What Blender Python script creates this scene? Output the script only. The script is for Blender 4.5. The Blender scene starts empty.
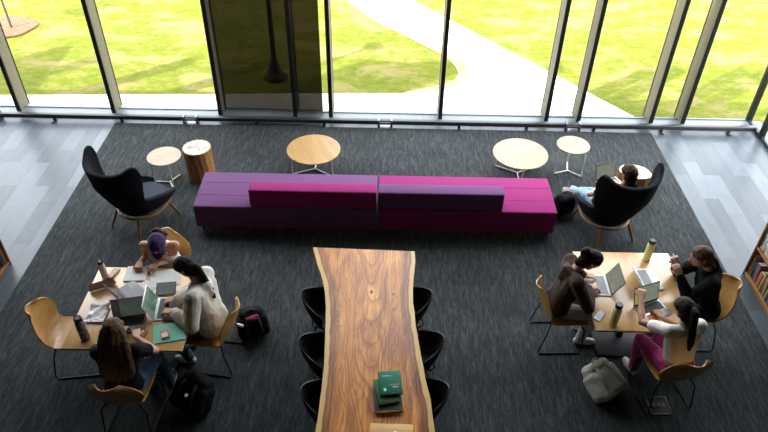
import bpy, bmesh, math, random
from mathutils import Vector, Matrix, noise
V = Vector
PI = math.pi
R = math.radians
random.seed(7)
SC = bpy.context.scene
COL = SC.collection

# ------------------------------------------------------------------ materials
def nt(name):
    m = bpy.data.materials.new(name); m.use_nodes = True
    t = m.node_tree; t.nodes.clear()
    out = t.nodes.new('ShaderNodeOutputMaterial')
    return m, t, out
def mapped(t, scale=(1, 1, 1), rot=(0, 0, 0), coord='Object'):
    tc = t.nodes.new('ShaderNodeTexCoord'); mp = t.nodes.new('ShaderNodeMapping')
    mp.inputs['Scale'].default_value = scale; mp.inputs['Rotation'].default_value = rot
    t.links.new(tc.outputs[coord], mp.inputs['Vector'])
    return mp.outputs['Vector']
def noise_node(t, vec, scale, detail=4, rough=.55, dist=0):
    n = t.nodes.new('ShaderNodeTexNoise')
    n.inputs['Scale'].default_value = scale; n.inputs['Detail'].default_value = detail
    n.inputs['Roughness'].default_value = rough; n.inputs['Distortion'].default_value = dist
    t.links.new(vec, n.inputs['Vector'])
    return n.outputs['Fac']
def ramp(t, fac, stops):
    r = t.nodes.new('ShaderNodeValToRGB')
    e = r.color_ramp.elements
    while len(e) < len(stops): e.new(.5)
    for el, (p, c) in zip(e, stops):
        el.position = p; el.color = (*c, 1)
    t.links.new(fac, r.inputs['Fac'])
    return r.outputs['Color']
def mixc(t, fac, a, b, mode='MIX'):
    n = t.nodes.new('ShaderNodeMix'); n.data_type = 'RGBA'; n.blend_type = mode
    for s, v in ((n.inputs[0], fac), (n.inputs[6], a), (n.inputs[7], b)):
        if hasattr(v, 'links') or hasattr(v, 'is_linked'): t.links.new(v, s)
        elif isinstance(v, (int, float)): s.default_value = v
        else: s.default_value = (*v, 1)
    return n.outputs[2]
def bsdf(t, out, col, rough=.5, spec=.5, metal=0, bump=None, bstr=.2, bdist=.01, coat=0, sheen=0):
    b = t.nodes.new('ShaderNodeBsdfPrincipled')
    if hasattr(col, 'is_linked'): t.links.new(col, b.inputs['Base Color'])
    else: b.inputs['Base Color'].default_value = (*col, 1)
    if hasattr(rough, 'is_linked'): t.links.new(rough, b.inputs['Roughness'])
    else: b.inputs['Roughness'].default_value = rough
    b.inputs['Specular IOR Level'].default_value = spec
    b.inputs['Metallic'].default_value = metal
    b.inputs['Coat Weight'].default_value = coat; b.inputs['Coat Roughness'].default_value = .12
    b.inputs['Sheen Weight'].default_value = sheen
    if bump is not None:
        bp = t.nodes.new('ShaderNodeBump'); bp.inputs['Strength'].default_value = bstr
        bp.inputs['Distance'].default_value = bdist
        t.links.new(bump, bp.inputs['Height']); t.links.new(bp.outputs['Normal'], b.inputs['Normal'])
    t.links.new(b.outputs[0], out.inputs[0])
    return b
_cache = {}
def plain(col, rough=.5, spec=.5, metal=0, var=.12, scale=30, bstr=.05, coat=0, sheen=0):
    """a colour with a little procedural unevenness"""
    k = ('p', tuple(col), rough, spec, metal, var, scale, bstr, coat, sheen)
    if k in _cache: return _cache[k]
    m, t, o = nt('plain')
    v = mapped(t); n = noise_node(t, v, scale)
    c = ramp(t, n, [(.3, [x*(1-var) for x in col]), (.7, [min(1, x*(1+var)) for x in col])])
    bsdf(t, o, c, rough, spec, metal, n, bstr, .004, coat, sheen)
    _cache[k] = m
    return m
def fabric(col, scale=260, rough=.9, var=.2, fold=0, sheen=.12):
    k = ('f', tuple(col), scale, rough, var, fold)
    if k in _cache: return _cache[k]
    m, t, o = nt('fabric')
    v = mapped(t); n = noise_node(t, v, scale, 3); n2 = noise_node(t, v, 9, 3, .5, .6)
    c = ramp(t, n, [(.3, [x*(1-var) for x in col]), (.7, [min(1, x*(1+var)) for x in col])])
    if fold:
        add = t.nodes.new('ShaderNodeMath'); add.operation = 'MULTIPLY_ADD'
        t.links.new(n2, add.inputs[0]); add.inputs[1].default_value = fold; t.links.new(n, add.inputs[2])
        bsdf(t, o, c, rough, .2, 0, add.outputs[0], .5, .006, 0, sheen)
    else:
        bsdf(t, o, c, rough, .2, 0, n, .25, .003, 0, sheen)
    _cache[k] = m
    return m
def wood(cols, scale=(1, 9, 9), ns=3.0, rough=.35, spec=.5, dist=1.2, coat=0, cior=1.5):
    m, t, o = nt('wood')
    v = mapped(t, scale)
    n = noise_node(t, v, ns, 6, .55, dist)
    fine = noise_node(t, mapped(t, (scale[0]*3, scale[1]*12, scale[2]*12)), ns*2, 3)
    c = ramp(t, n, [(.25 + .5*i/(len(cols)-1), q) for i, q in enumerate(cols)])
    c = mixc(t, .18, c, ramp(t, fine, [(.3, (.35, .35, .35)), (.7, (1, 1, 1))]), 'MULTIPLY')
    bsdf(t, o, c, rough, spec, 0, fine, .04, .002, coat).inputs['Coat IOR'].default_value = cior
    return m
def carpet_mat():
    m, t, o = nt('carpet')
    v1 = mapped(t, (17, 2.4, 1)); s1 = noise_node(t, v1, 1.6, 8, .75, .6)
    v2 = mapped(t, (1, 1, 1)); s2 = noise_node(t, v2, 300, 2); s3 = noise_node(t, v2, 1.1, 4)
    v4 = mapped(t, (60, 7, 1)); s4 = noise_node(t, v4, 1.5, 4, .7)
    c = ramp(t, s1, [(.36, (.014, .0165, .017)), (.5, (.040, .046, .047)), (.66, (.118, .128, .13))])
    c2 = ramp(t, s4, [(.36, (.016, .019, .020)), (.66, (.085, .093, .095))])
    c = mixc(t, .5, c, c2)
    c = mixc(t, .5, c, ramp(t, s3, [(.3, (.6, .6, .6)), (.7, (1.15, 1.15, 1.12))]), 'MULTIPLY')
    bsdf(t, o, c, .95, .12, 0, s2, .6, .006)
    return m
def tile_mat():
    m, t, o = nt('stone_tile')
    v = mapped(t, (1, 1, 1), (0, 0, R(90)))
    b = t.nodes.new('ShaderNodeTexBrick'); t.links.new(v, b.inputs['Vector'])
    b.offset = .37; b.inputs['Scale'].default_value = 1
    b.inputs['Color1'].default_value = (.060, .076, .088, 1); b.inputs['Color2'].default_value = (.125, .150, .168, 1)
    b.inputs['Mortar'].default_value = (.08, .10, .115, 1); b.inputs['Mortar Size'].default_value = .003
    b.inputs['Brick Width'].default_value = .9; b.inputs['Row Height'].default_value = .225
    n = noise_node(t, mapped(t, (4, 1, 1)), 3, 6, .6)
    c = mixc(t, .45, b.outputs['Color'], ramp(t, n, [(.3, (.62, .65, .68)), (.7, (1.15, 1.15, 1.15))]), 'MULTIPLY')
    bsdf(t, o, c, .34, .42, 0, n, .04, .004)
    return m
def grass_mat():
    m, t, o = nt('lawn')
    v = mapped(t)
    a = noise_node(t, v, 1.3, 8, .7, .3); b = noise_node(t, mapped(t, (1, 1.6, 1)), 4.5, 6, .75)
    f = noise_node(t, v, 60, 4, .8)
    c = ramp(t, a, [(.38, (.16, .215, .016)), (.5, (.225, .25, .028)), (.64, (.27, .265, .045))])
    d = ramp(t, b, [(.40, (.14, .20, .012)), (.51, (.225, .25, .030)), (.63, (.36, .31, .12))])
    c = mixc(t, .55, c, d)
    c = mixc(t, .25, c, ramp(t, f, [(.3, (.5, .55, .4)), (.7, (1.3, 1.25, 1.2))]), 'MULTIPLY')
    big = noise_node(t, mapped(t, (.8, 1.4, 1)), 1.1, 5, .7, .5)
    c = mixc(t, ramp(t, big, [(.49, (0, 0, 0)), (.60, (.7, .7, .7))]), c, (.42, .32, .17))
    c = mixc(t, 1.0, c, (.60, .62, .48), 'MULTIPLY')
    bsdf(t, o, c, .9, .1, 0, f, .8, .03)
    return m
def paver_mat():
    m, t, o = nt('paver')
    v = mapped(t)
    b = t.nodes.new('ShaderNodeTexBrick'); t.links.new(v, b.inputs['Vector'])
    b.inputs['Scale'].default_value = 1; b.inputs['Brick Width'].default_value = .6; b.inputs['Row Height'].default_value = .2
    b.inputs['Color1'].default_value = (.62, .60, .56, 1); b.inputs['Color2'].default_value = (.48, .46, .44, 1)
    b.inputs['Mortar'].default_value = (.42, .40, .38, 1); b.inputs['Mortar Size'].default_value = .006
    n = noise_node(t, v, 5, 5)
    c = mixc(t, .35, b.outputs['Color'], ramp(t, n, [(.3, (.75, .75, .75)), (.7, (1.1, 1.1, 1.1))]), 'MULTIPLY')
    bsdf(t, o, c, .8, .3, 0, n, .2, .01)
    return m
def glass_mat(tint=(.998, 1, .999)):
    m, t, o = nt('pane_glass')
    tr = t.nodes.new('ShaderNodeBsdfTransparent'); tr.inputs[0].default_value = (*tint, 1)
    gl = t.nodes.new('ShaderNodeBsdfGlossy'); gl.inputs['Roughness'].default_value = .02
    fr = t.nodes.new('ShaderNodeFresnel'); fr.inputs[0].default_value = 1.1
    mx = t.nodes.new('ShaderNodeMixShader')
    ge = t.nodes.new('ShaderNodeNewGeometry'); sb = t.nodes.new('ShaderNodeMath'); sb.operation = 'SUBTRACT'; sb.inputs[0].default_value = 1
    t.links.new(ge.outputs['Backfacing'], sb.inputs[1]); ml = t.nodes.new('ShaderNodeMath'); ml.operation = 'MULTIPLY'
    t.links.new(fr.outputs[0], ml.inputs[0]); t.links.new(sb.outputs[0], ml.inputs[1])
    t.links.new(ml.outputs[0], mx.inputs[0]); t.links.new(tr.outputs[0], mx.inputs[1]); t.links.new(gl.outputs[0], mx.inputs[2])
    t.links.new(mx.outputs[0], o.inputs[0])
    return m
def mesh_shade_mat():
    m, t, o = nt('sun_screen_mesh')
    tr = t.nodes.new('ShaderNodeBsdfTransparent'); tr.inputs[0].default_value = (.92, .88, .78, 1)
    df = t.nodes.new('ShaderNodeBsdfDiffuse'); df.inputs[0].default_value = (.020, .019, .014, 1)
    w = noise_node(t, mapped(t, (1, 1, 1)), 220, 2)
    mr = t.nodes.new('ShaderNodeMapRange'); mr.inputs['To Min'].default_value = .70; mr.inputs['To Max'].default_value = .91
    t.links.new(w, mr.inputs['Value'])
    mx = t.nodes.new('ShaderNodeMixShader')
    t.links.new(mr.outputs[0], mx.inputs[0]); t.links.new(tr.outputs[0], mx.inputs[1]); t.links.new(df.outputs[0], mx.inputs[2])
    t.links.new(mx.outputs[0], o.inputs[0])
    return m
def screen_mat(base, side, strength, blob=None):
    """a lit display: window panels laid out procedurally"""
    m, t, o = nt('display')
    v = mapped(t, (1, 1, 1)); sx = t.nodes.new('ShaderNodeSeparateXYZ'); t.links.new(v, sx.inputs[0])
    n = noise_node(t, mapped(t, (8, 70, 70)), 1.4, 3)
    c = ramp(t, n, [(.45, base), (.62, [x*.62 for x in base])])
    lt = t.nodes.new('ShaderNodeMath'); lt.operation = 'LESS_THAN'; lt.inputs[1].default_value = -.075
    t.links.new(sx.outputs['X'], lt.inputs[0])
    c = mixc(t, lt.outputs[0], c, side)
    b = t.nodes.new('ShaderNodeBsdfPrincipled'); b.inputs['Base Color'].default_value = (.02, .02, .02, 1)
    b.inputs['Roughness'].default_value = .2
    t.links.new(c, b.inputs['Emission Color']); b.inputs['Emission Strength'].default_value = strength
    t.links.new(b.outputs[0], o.inputs[0])
    return m
def slab_mat():
    """live-edge slab: sapwood at both rims, figured heartwood between"""
    m, t, o = nt('live_edge_wood')
    at = t.nodes.new('ShaderNodeAttribute'); at.attribute_name = 'rim'
    n = noise_node(t, mapped(t, (2.4, .55, 1)), 2.0, 8, .6, 1.6)
    f = noise_node(t, mapped(t, (46, .8, 1)), 1.6, 5, .65, .3)
    lo = noise_node(t, mapped(t, (2.2, .8, 1)), 1.3, 3, .5)
    sx = t.nodes.new('ShaderNodeSeparateXYZ'); t.links.new(mapped(t), sx.inputs[0])
    def mth(op, a, b=0, c=0):
        q = t.nodes.new('ShaderNodeMath'); q.operation = op
        for i_, z in enumerate((a, b, c)):
            if hasattr(z, 'is_linked'): t.links.new(z, q.inputs[i_])
            else: q.inputs[i_].default_value = z
        return q.outputs[0]
    xw = mth('MULTIPLY_ADD', mth('SUBTRACT', lo, .5), .34, mth('ADD', sx.outputs['X'], .0))     # wandering heart line
    u = mth('SUBTRACT', sx.outputs['Y'], mth('MULTIPLY', mth('MULTIPLY', xw, xw), 24))
    u = mth('MULTIPLY_ADD', noise_node(t, mapped(t, (1.9, .4, 1)), 1.3, 2, .45, .4), .7, u)
    g1 = mth('FRACT', mth('MULTIPLY', u, 3.6)); g2 = mth('FRACT', mth('MULTIPLY', u, 1.3))
    c = ramp(t, n, [(.34, (.32, .112, .019)), (.50, (.52, .205, .036)), (.64, (.68, .315, .065))])
    c = mixc(t, .80, c, ramp(t, g1, [(0, (.98, .96, .94)), (.5, (1.08, 1.08, 1.08)), (.84, (.72, .62, .55)), (.93, (.42, .32, .27)), (1.0, (.98, .96, .94))]), 'MULTIPLY')
    c = mixc(t, .45, c, ramp(t, g2, [(0, (1, 1, 1)), (.7, (1, 1, 1)), (.9, (.45, .36, .32)), (1, (1, 1, 1))]), 'MULTIPLY')
    c = mixc(t, .6, c, ramp(t, f, [(.36, (.55, .46, .40)), (.56, (1.12, 1.12, 1.12))]), 'MULTIPLY')
    wob = t.nodes.new('ShaderNodeMath'); wob.operation = 'MULTIPLY_ADD'
    nn = noise_node(t, mapped(t, (1, 2.0, 1)), 2.2, 4)
    t.links.new(nn, wob.inputs[0]); wob.inputs[1].default_value = .045; t.links.new(at.outputs['Fac'], wob.inputs[2])
    sap = ramp(t, wob.outputs[0], [(.064, (1, 1, 1)), (.072, (0, 0, 0))])
    dark = ramp(t, wob.outputs[0], [(.072, (.34, .28, .28)), (.10, (.60, .54, .52)), (.115, (.42, .36, .34)), (.17, (1, 1, 1))])
    c = mixc(t, 1.0, c, dark, 'MULTIPLY')
    sc = ramp(t, f, [(.3, (.46, .27, .08)), (.7, (.62, .40, .14))])
    rb = t.nodes.new('ShaderNodeRGBToBW'); t.links.new(sap, rb.inputs[0])
    c = mixc(t, rb.outputs[0], c, sc)
    bsdf(t, o, c, .34, .42, 0, f, .04, .002, .05)
    return m
def marbled(c0, c1, scale=8, rough=.6):
    m, t, o = nt('mottled'); v = mapped(t)
    n = noise_node(t, v, scale, 5, .6, .8)
    bsdf(t, o, ramp(t, n, [(.4, c0), (.6, c1)]), rough, .4, 0, n, .1, .003)
    return m

M = {}
M['carpet'] = carpet_mat(); M['tile'] = tile_mat(); M['grass'] = grass_mat(); M['paver'] = paver_mat()
M['glass'] = glass_mat(); M['shade'] = mesh_shade_mat(); M['slab'] = slab_mat()
M['path'] = plain((.78, .77, .74), .85, .2, 0, .06, 6)
M['wall'] = plain((.035, .034, .033), .9, .2); M['ceil'] = plain((.035, .035, .035), .9, .2)
M['sill'] = plain((.145, .175, .185), .45, .5, 0, .05, 8)
M['fin'] = plain((.17, .155, .10), .75, .15, 0, .06)
M['black_metal'] = plain((.014, .015, .016), .5, .3)
M['rail'] = plain((.035, .042, .042), .4, .5, .3)
M['chrome'] = plain((.20, .21, .22), .45, .5, 1)
M['white_metal'] = plain((.72, .70, .64), .4, .5)
M['ply'] = wood([(.42, .215, .058), (.53, .285, .082), (.60, .34, .11)], (1, 7, 7), 2.2, .30, .6, .8)
M['table_wood'] = wood([(.53, .30, .105), (.59, .345, .13), (.64, .385, .155)], (7, 1, 7), 1.6, .26, .9, 1.0, cior=1.85)
M['pale_top'] = wood([(.39, .275, .165), (.45, .325, .20), (.50, .37, .235)], (9, 1, 5), 1.8, .4, .4, .1)
M['oak_top'] = wood([(.40, .23, .08), (.47, .285, .105), (.53, .34, .14)], (9, 1, 5), 1.8, .4, .4, .1)
M['leg_wood'] = wood([(.26, .115, .03), (.36, .17, .045), (.42, .21, .06)], (5, 5, 1), 3, .4)
M['case_wood'] = wood([(.22, .095, .028), (.31, .14, .042), (.38, .18, .058)], (5, 1, 5), 3, .45)
M['bark'] = wood([(.20, .085, .02), (.36, .165, .042), (.48, .24, .07)], (7, 7, 1.2), 2.4, .6)
M['black_shell'] = plain((.007, .007, .0075), .5, .25)
M['navy'] = fabric((.0055, .007, .0115), 240, .95, .2, 0, 0)
M['cushion'] = fabric((.034, .041, .056), 240)
M['purple'] = fabric((.15, .064, .165), sheen=.03); M['magenta'] = fabric((.275, .022, .14), sheen=.03)
M['skin'] = plain((.56, .32, .22), .55, .35, 0, .06, 12); M['skin_tan'] = plain((.46, .24, .15), .55, .35, 0, .06, 12)
def hair_mat(a, b):
    m, t, o = nt('hair'); n = noise_node(t, mapped(t, (60, 60, 9)), 1.3, 4, .6, .5)
    bsdf(t, o, ramp(t, n, [(.3, a), (.7, b)]), .62, .14, 0, n, .5, .006)
    return m
M['hair_black'] = hair_mat((.006, .005, .004), (.022, .016, .012))
M['hair_brown'] = hair_mat((.022, .012, .006), (.085, .046, .022))
M['hair_long'] = hair_mat((.024, .014, .007), (.13, .075, .035))
M['paper'] = plain((.78, .77, .74), .8, .2, 0, .04, 14)
M['screen_dark'] = screen_mat((.05, .07, .06), (.012, .016, .016), .16)
M['screen_green'] = screen_mat((.030, .070, .050), (.06, .09, .075), .35)
M['screen_olive'] = screen_mat((.20, .22, .165), (.17, .185, .145), .20); M['screen_yellow'] = screen_mat((.20, .22, .165), (.25, .26, .07), .20); M['screen_off'] = plain((.02, .022, .022), .25, .4)
M['alu'] = plain((.60, .61, .62), .32, .5, .6, .04); M['alu_white'] = plain((.74, .75, .76), .4, .5, .2, .04)
M['keys'] = None
def key_mat(c0, c1):
    m, t, o = nt('key_grid')
    b = t.nodes.new('ShaderNodeTexBrick'); t.links.new(mapped(t), b.inputs['Vector'])
    b.inputs['Scale'].default_value = 1; b.inputs['Brick Width'].default_value = .019; b.inputs['Row Height'].default_value = .017
    b.inputs['Color1'].default_value = (*c0, 1); b.inputs['Color2'].default_value = (*[x*.85 for x in c0], 1)
    b.inputs['Mortar'].default_value = (*c1, 1); b.inputs['Mortar Size'].default_value = .0016
    bsdf(t, o, b.outputs['Color'], .5, .4)
    return m
M['keys'] = key_mat((.16, .165, .17), (.40, .41, .42)); M['keys_dark'] = key_mat((.03, .03, .032), (.07, .07, .075))

# ------------------------------------------------------------------ mesh helpers
_ico = None
def ico():
    global _ico
    if _ico is None:
        b = bmesh.new(); bmesh.ops.create_icosphere(b, subdivisions=2, radius=1)
        _ico = [v.co.copy() for v in b.verts]; b.free()
    return _ico
class MB:
    def __init__(s): s.bm = bmesh.new()
    def _merge(s, b):
        me = bpy.data.meshes.new('t'); b.to_mesh(me); b.free(); s.bm.from_mesh(me); bpy.data.meshes.remove(me)
    def box(s, c, size, rot=0, bev=0, seg=2, mat=None):
        b = bmesh.new(); bmesh.ops.create_cube(b, size=1)
        bmesh.ops.scale(b, vec=size, verts=b.verts)
        if bev: bmesh.ops.bevel(b, geom=b.edges[:], offset=bev, segments=seg, profile=.5, affect='EDGES')
        m = Matrix.Translation(c) @ (mat if mat is not None else Matrix.Rotation(rot, 4, 'Z'))
        bmesh.ops.transform(b, matrix=m, verts=b.verts); s._merge(b); return s
    def bb(s, x0, x1, y0, y1, z0, z1, bev=0, seg=2):
        return s.box(((x0+x1)/2, (y0+y1)/2, (z0+z1)/2), (x1-x0, y1-y0, z1-z0), 0, bev, seg)
    def tube(s, pts, r, seg=8, r1=None, caps=True):
        pts = [V(p) for p in pts]; n = len(pts); bm = s.bm; rings = []
        up = None
        for i, p in enumerate(pts):
            d = (pts[min(i+1, n-1)]-pts[max(i-1, 0)]).normalized()
            if up is None:
                up = V((0, 0, 1)) if abs(d.z) < .9 else V((1, 0, 0))
            a = d.cross(up).normalized(); up = a.cross(d).normalized()
            rr = r if r1 is None else r+(r1-r)*i/(n-1)
            rings.append([bm.verts.new(p+(a*math.cos(2*PI*k/seg)+up*math.sin(2*PI*k/seg))*rr) for k in range(seg)])
        for q, w in zip(rings, rings[1:]):
            for k in range(seg): bm.faces.new((q[k], q[(k+1) % seg], w[(k+1) % seg], w[k]))
        if caps: bm.faces.new(rings[0][::-1]); bm.faces.new(rings[-1])
        return s
    def lathe(s, prof, c=(0, 0, 0), seg=24, sx=1, sy=1, mat=None):
        """prof: (radius, z) from bottom to top, closed at both ends"""
        bm = bmesh.new(); rings = []
        for r, z in prof:
            rings.append([bm.verts.new((r*math.cos(2*PI*k/seg)*sx, r*math.sin(2*PI*k/seg)*sy, z)) for k in range(seg)])
        for q, w in zip(rings, rings[1:]):
            for k in range(seg): bm.faces.new((q[k], q[(k+1) % seg], w[(k+1) % seg], w[k]))
        bm.faces.new(rings[0][::-1]); bm.faces.new(rings[-1])
        m = Matrix.Translation(c)
        if mat is not None: m = m @ mat
        bmesh.ops.transform(bm, matrix=m, verts=bm.verts); s._merge(bm); return s
    def hull(s, sph):
        b = bmesh.new()
        for p, r in sph:
            for v in ico(): b.verts.new(V(p)+v*r)
        o = bmesh.ops.convex_hull(b, input=b.verts)
        bad = [g for g in o['geom_interior'] if isinstance(g, bmesh.types.BMVert)]
        if bad: bmesh.ops.delete(b, geom=bad, context='VERTS')
        s._merge(b); return s
    def chain(s, pts, rad):
        for (a, b), (r, q) in zip(zip(pts, pts[1:]), zip(rad, rad[1:])): s.hull([(a, r), (b, q)])
        return s
    def prism(s, poly, z0, z1, bev=0):
        b = bmesh.new()
        lo = [b.verts.new((x, y, z0)) for x, y in poly]; f = b.faces.new(lo)
        r = bmesh.ops.extrude_face_region(b, geom=[f])
        bmesh.ops.translate(b, vec=(0, 0, z1-z0), verts=[g for g in r['geom'] if isinstance(g, bmesh.types.BMVert)])
        bmesh.ops.recalc_face_normals(b, faces=b.faces)
        if bev: bmesh.ops.bevel(b, geom=[e for e in b.edges if abs(e.verts[0].co.z-e.verts[1].co.z) < 1e-6], offset=bev, segments=2, affect='EDGES')
        s._merge(b); return s
    def grid(s, f, nu, nv, thick=0):
        b = bmesh.new()
        g = [[b.verts.new(f(i/nu, j/nv)) for i in range(nu+1)] for j in range(nv+1)]
        for j in range(nv):
            for i in range(nu): b.faces.new((g[j][i], g[j][i+1], g[j+1][i+1], g[j+1][i]))
        bmesh.ops.recalc_face_normals(b, faces=b.faces)
        if thick:
            b.normal_update(); base = [x for r_ in g for x in r_]; fs = b.faces[:]
            new = {x: b.verts.new(x.co-x.normal*thick) for x in base}
            rim = [e for e in b.edges if len(e.link_faces) == 1]
            for fc in fs: b.faces.new([new[x] for x in reversed(fc.verts[:])])
            for e in rim: b.faces.new((e.verts[0], e.verts[1], new[e.verts[1]], new[e.verts[0]]))
        bmesh.ops.recalc_face_normals(b, faces=b.faces)
        s._merge(b); return s
    def xform(s, m): bmesh.ops.transform(s.bm, matrix=m, verts=s.bm.verts); return s
    def build(s, name, mat, parent=None, smooth=True, flat=False):
        me = bpy.data.meshes.new(name); s.bm.to_mesh(me); s.bm.free()
        o = bpy.data.objects.new(name, me); COL.objects.link(o)
        me.materials.append(mat)
        if not flat:
            for p in me.polygons: p.use_smooth = True
            try: me.set_sharp_from_angle(angle=R(40))
            except Exception: pass
        if parent is not None: o.parent = parent
        return o
    def remesh(s, name, mat, parent, voxel=.008, smooth=4, rough=0, rs=9):
        me = bpy.data.meshes.new(name); s.bm.to_mesh(me); s.bm.free()
        o = bpy.data.objects.new(name, me); COL.objects.link(o)
        md = o.modifiers.new('r', 'REMESH'); md.mode = 'VOXEL'; md.voxel_size = voxel
        if smooth:
            ms = o.modifiers.new('s', 'SMOOTH'); ms.factor = .5; ms.iterations = smooth
        dg = bpy.context.evaluated_depsgraph_get()
        new = bpy.data.meshes.new_from_object(o.evaluated_get(dg))
        o.modifiers.clear(); o.data = new; bpy.data.meshes.remove(me); new.name = name
        if rough:
            cn = [(v.co.copy(), v.normal.copy()) for v in new.vertices]
            fl = []
            for c_, n_ in cn: fl.extend(c_+n_*(noise.noise(c_*rs)*rough+noise.noise(c_*rs*2.7)*rough*.4))
            new.vertices.foreach_set('co', fl); new.update()
        new.materials.clear(); new.materials.append(mat)
        for p in new.polygons: p.use_smooth = True
        o.parent = parent
        return o
def tag(o, label=None, cat=None, group=None, kind=None):
    if label: o['label'] = label
    if cat: o['category'] = cat
    if group: o['group'] = group
    if kind: o['kind'] = kind
    return o
def thing(name, label, cat, loc=(0, 0, 0), rz=0, group=None):
    o = bpy.data.objects.new(name, None); COL.objects.link(o); o.empty_display_size = .1
    o.location = loc; o.rotation_euler = (0, 0, rz)
    return tag(o, label, cat, group)
def struct(name, mb, mat, parent=None):
    o = mb.build(name, mat, parent)
    if parent is None: o['kind'] = 'structure'
    return o
def dup(o, loc=None, rz=None, label=None, parent=None):
    c = o.copy(); COL.objects.link(c)
    if parent is not None: c.parent = parent
    if loc is not None: c.location = loc
    if rz is not None: c.rotation_euler = (0, 0, rz)
    if label: c['label'] = label
    for ch in list(o.children): dup(ch, parent=c)
    return c
def crom(pts, n):
    """Catmull-Rom through tuples, n samples"""
    P = [V(p) for p in pts]; P = [P[0]*2-P[1]] + P + [P[-1]*2-P[-2]]; out = []
    for k in range(n):
        u = k/(n-1)*(len(P)-3); i = min(int(u), len(P)-4); t = u-i
        a, b, c, d = P[i:i+4]
        out.append(.5*((2*b)+(c-a)*t+(2*a-5*b+4*c-d)*t*t+(3*b-a-3*c+d)*t**3))
    return out
def lerp_tab(tab, x):
    for (a, va), (b, vb) in zip(tab, tab[1:]):
        if x <= b:
            t = (x-a)/(b-a); t = t*t*(3-2*t); return va+(vb-va)*t
    return tab[-1][1]

# ------------------------------------------------------------------ setting
YW = 9.47          # room side of the mullions
YG = 9.635          # glass plane
YO = 9.80          # outer end of the mullion fins
ROOF = 6.0
struct('floor', MB().bb(-9, 6.2, -4, 9.66, -.2, 0), M['tile'])
struct('carpet_inlay', MB().bb(-4.35, 4.265, -2, 9.22, 0, .008), M['carpet'])
struct('trim_1', MB().bb(-9, 6.0, 9.36, 9.66, 0, .03, .006), M['sill'])
struct('wall_left', MB().bb(-9.2, -9, -4, 9.66, -.2, 7.4), M['wall'])
struct('wall_back', MB().bb(-9.2, 6.4, -4.2, -4, -.2, 7.4), M['wall'])
struct('wall_right', MB().bb(6.0, 6.2, -4, 7.0, -.2, 7.4), M['wall'])
cb = MB().bb(-9.2, 6.4, -4.2, 3.2, 7.2, 7.4); cb.bb(-9.2, 6.4, 3.0, 3.2, ROOF, 7.2); cb.bb(-9.2, 6.4, 3.0, 7.3, ROOF, ROOF+.2); cb.bb(-9.2, 3.8, 7.3, 8.35, ROOF, ROOF+.2)
struct('ceiling', cb, M['ceil'])
struct('added_skylight', MB().bb(-9.2, 3.8, 8.35, 9.66, ROOF+.01, ROOF+.025).bb(3.8, 6.2, 7.3, 9.66, ROOF+.01, ROOF+.025), M['glass'])  # unseen glass roof band, added so sun reaches the ground outside
# glazed wall: every pane is a window with the mullion at its left
MX = [-7.73, -5.99, -4.44, -2.70, -1.478, -.897, .885, 2.615, 3.14, 4.325, 4.845, 5.98]
for i, x in enumerate(MX[:-1]):
    x1 = MX[i+1]
    w = struct('window_%d' % (i+1), MB().bb(x+.03, x1-.03, YG, YG+.012, .03, ROOF), M['glass'])
    dark = (i == 4)
    MB().bb(x-.026, x+.026, YW+.03, YO-.03, .0, ROOF).build('mullion_fin', M['black_metal'] if dark else M['fin'], w)
    MB().bb(x-.032, x+.032, YW, YW+.03, .03, ROOF, .003).build('mullion_cap', M['black_metal'], w)
    MB().bb(x-.032, x+.032, YO-.03, YO, .0, ROOF, .003).build('mullion_gasket', M['black_metal'], w)
    MB().bb(x+.032, x1-.032, YG-.012, YG+.02, .03, .042).build('bottom_channel', M['sill'], w)
w = struct('window_12', MB().bb(5.99, 6.002, 7.05, 9.1, .05, ROOF), M['glass'])
MB().bb(5.955, 6.03, 9.1, 9.18, 0, ROOF, .003).build('corner_post', M['black_metal'], w)
MB().bb(5.96, 6.03, 7.0, 9.1, 0, .06, .003).build('bottom_channel', M['rail'], w)
w = struct('window_13', MB().bb(5.99, 6.002, 9.18, YG, .05, ROOF), M['glass'])
MB().bb(5.95, 6.03, YG-.04, YG+.04, .0, ROOF, .003).build('corner_mullion', M['black_metal'], w)
MB().bb(5.96, 6.03, 9.18, YG-.04, 0, .06, .003).build('bottom_channel', M['rail'], w)
# outdoors
struct('lawn_ground', MB().bb(-60, 60, 9.66, 90, -.3, -.02), M['grass'])
struct('lawn_side', MB().bb(6.2, 60, -30, 9.66, -.3, -.02), M['grass'])
struct('paver_strip', MB().prism([(-14, 9.661), (4.19, 9.661), (3.35, 10.78), (.9, 10.47), (.3, 10.37), (-.11, 10.36), (-6.07, 10.07), (-14, 9.68)], -.2, .0), M['paver'])
tip = [(.55, 12.72), (1.33, 11.85), (1.47, 11.48), (1.535, 11.10), (1.42, 10.80), (1.18, 10.58), (.75, 10.43), (.3, 10.36)]
poly = [(-7.3, 24.0), (-3.4, 18.0), (-.84, 14.48), (-.16, 13.44)] + tip + [(3.61, 10.44), (.53, 14.54), (-2.2, 18.2), (-6.0, 23.4)]
struct('concrete_path', MB().prism(poly, -.2, .002), M['path'])
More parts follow.
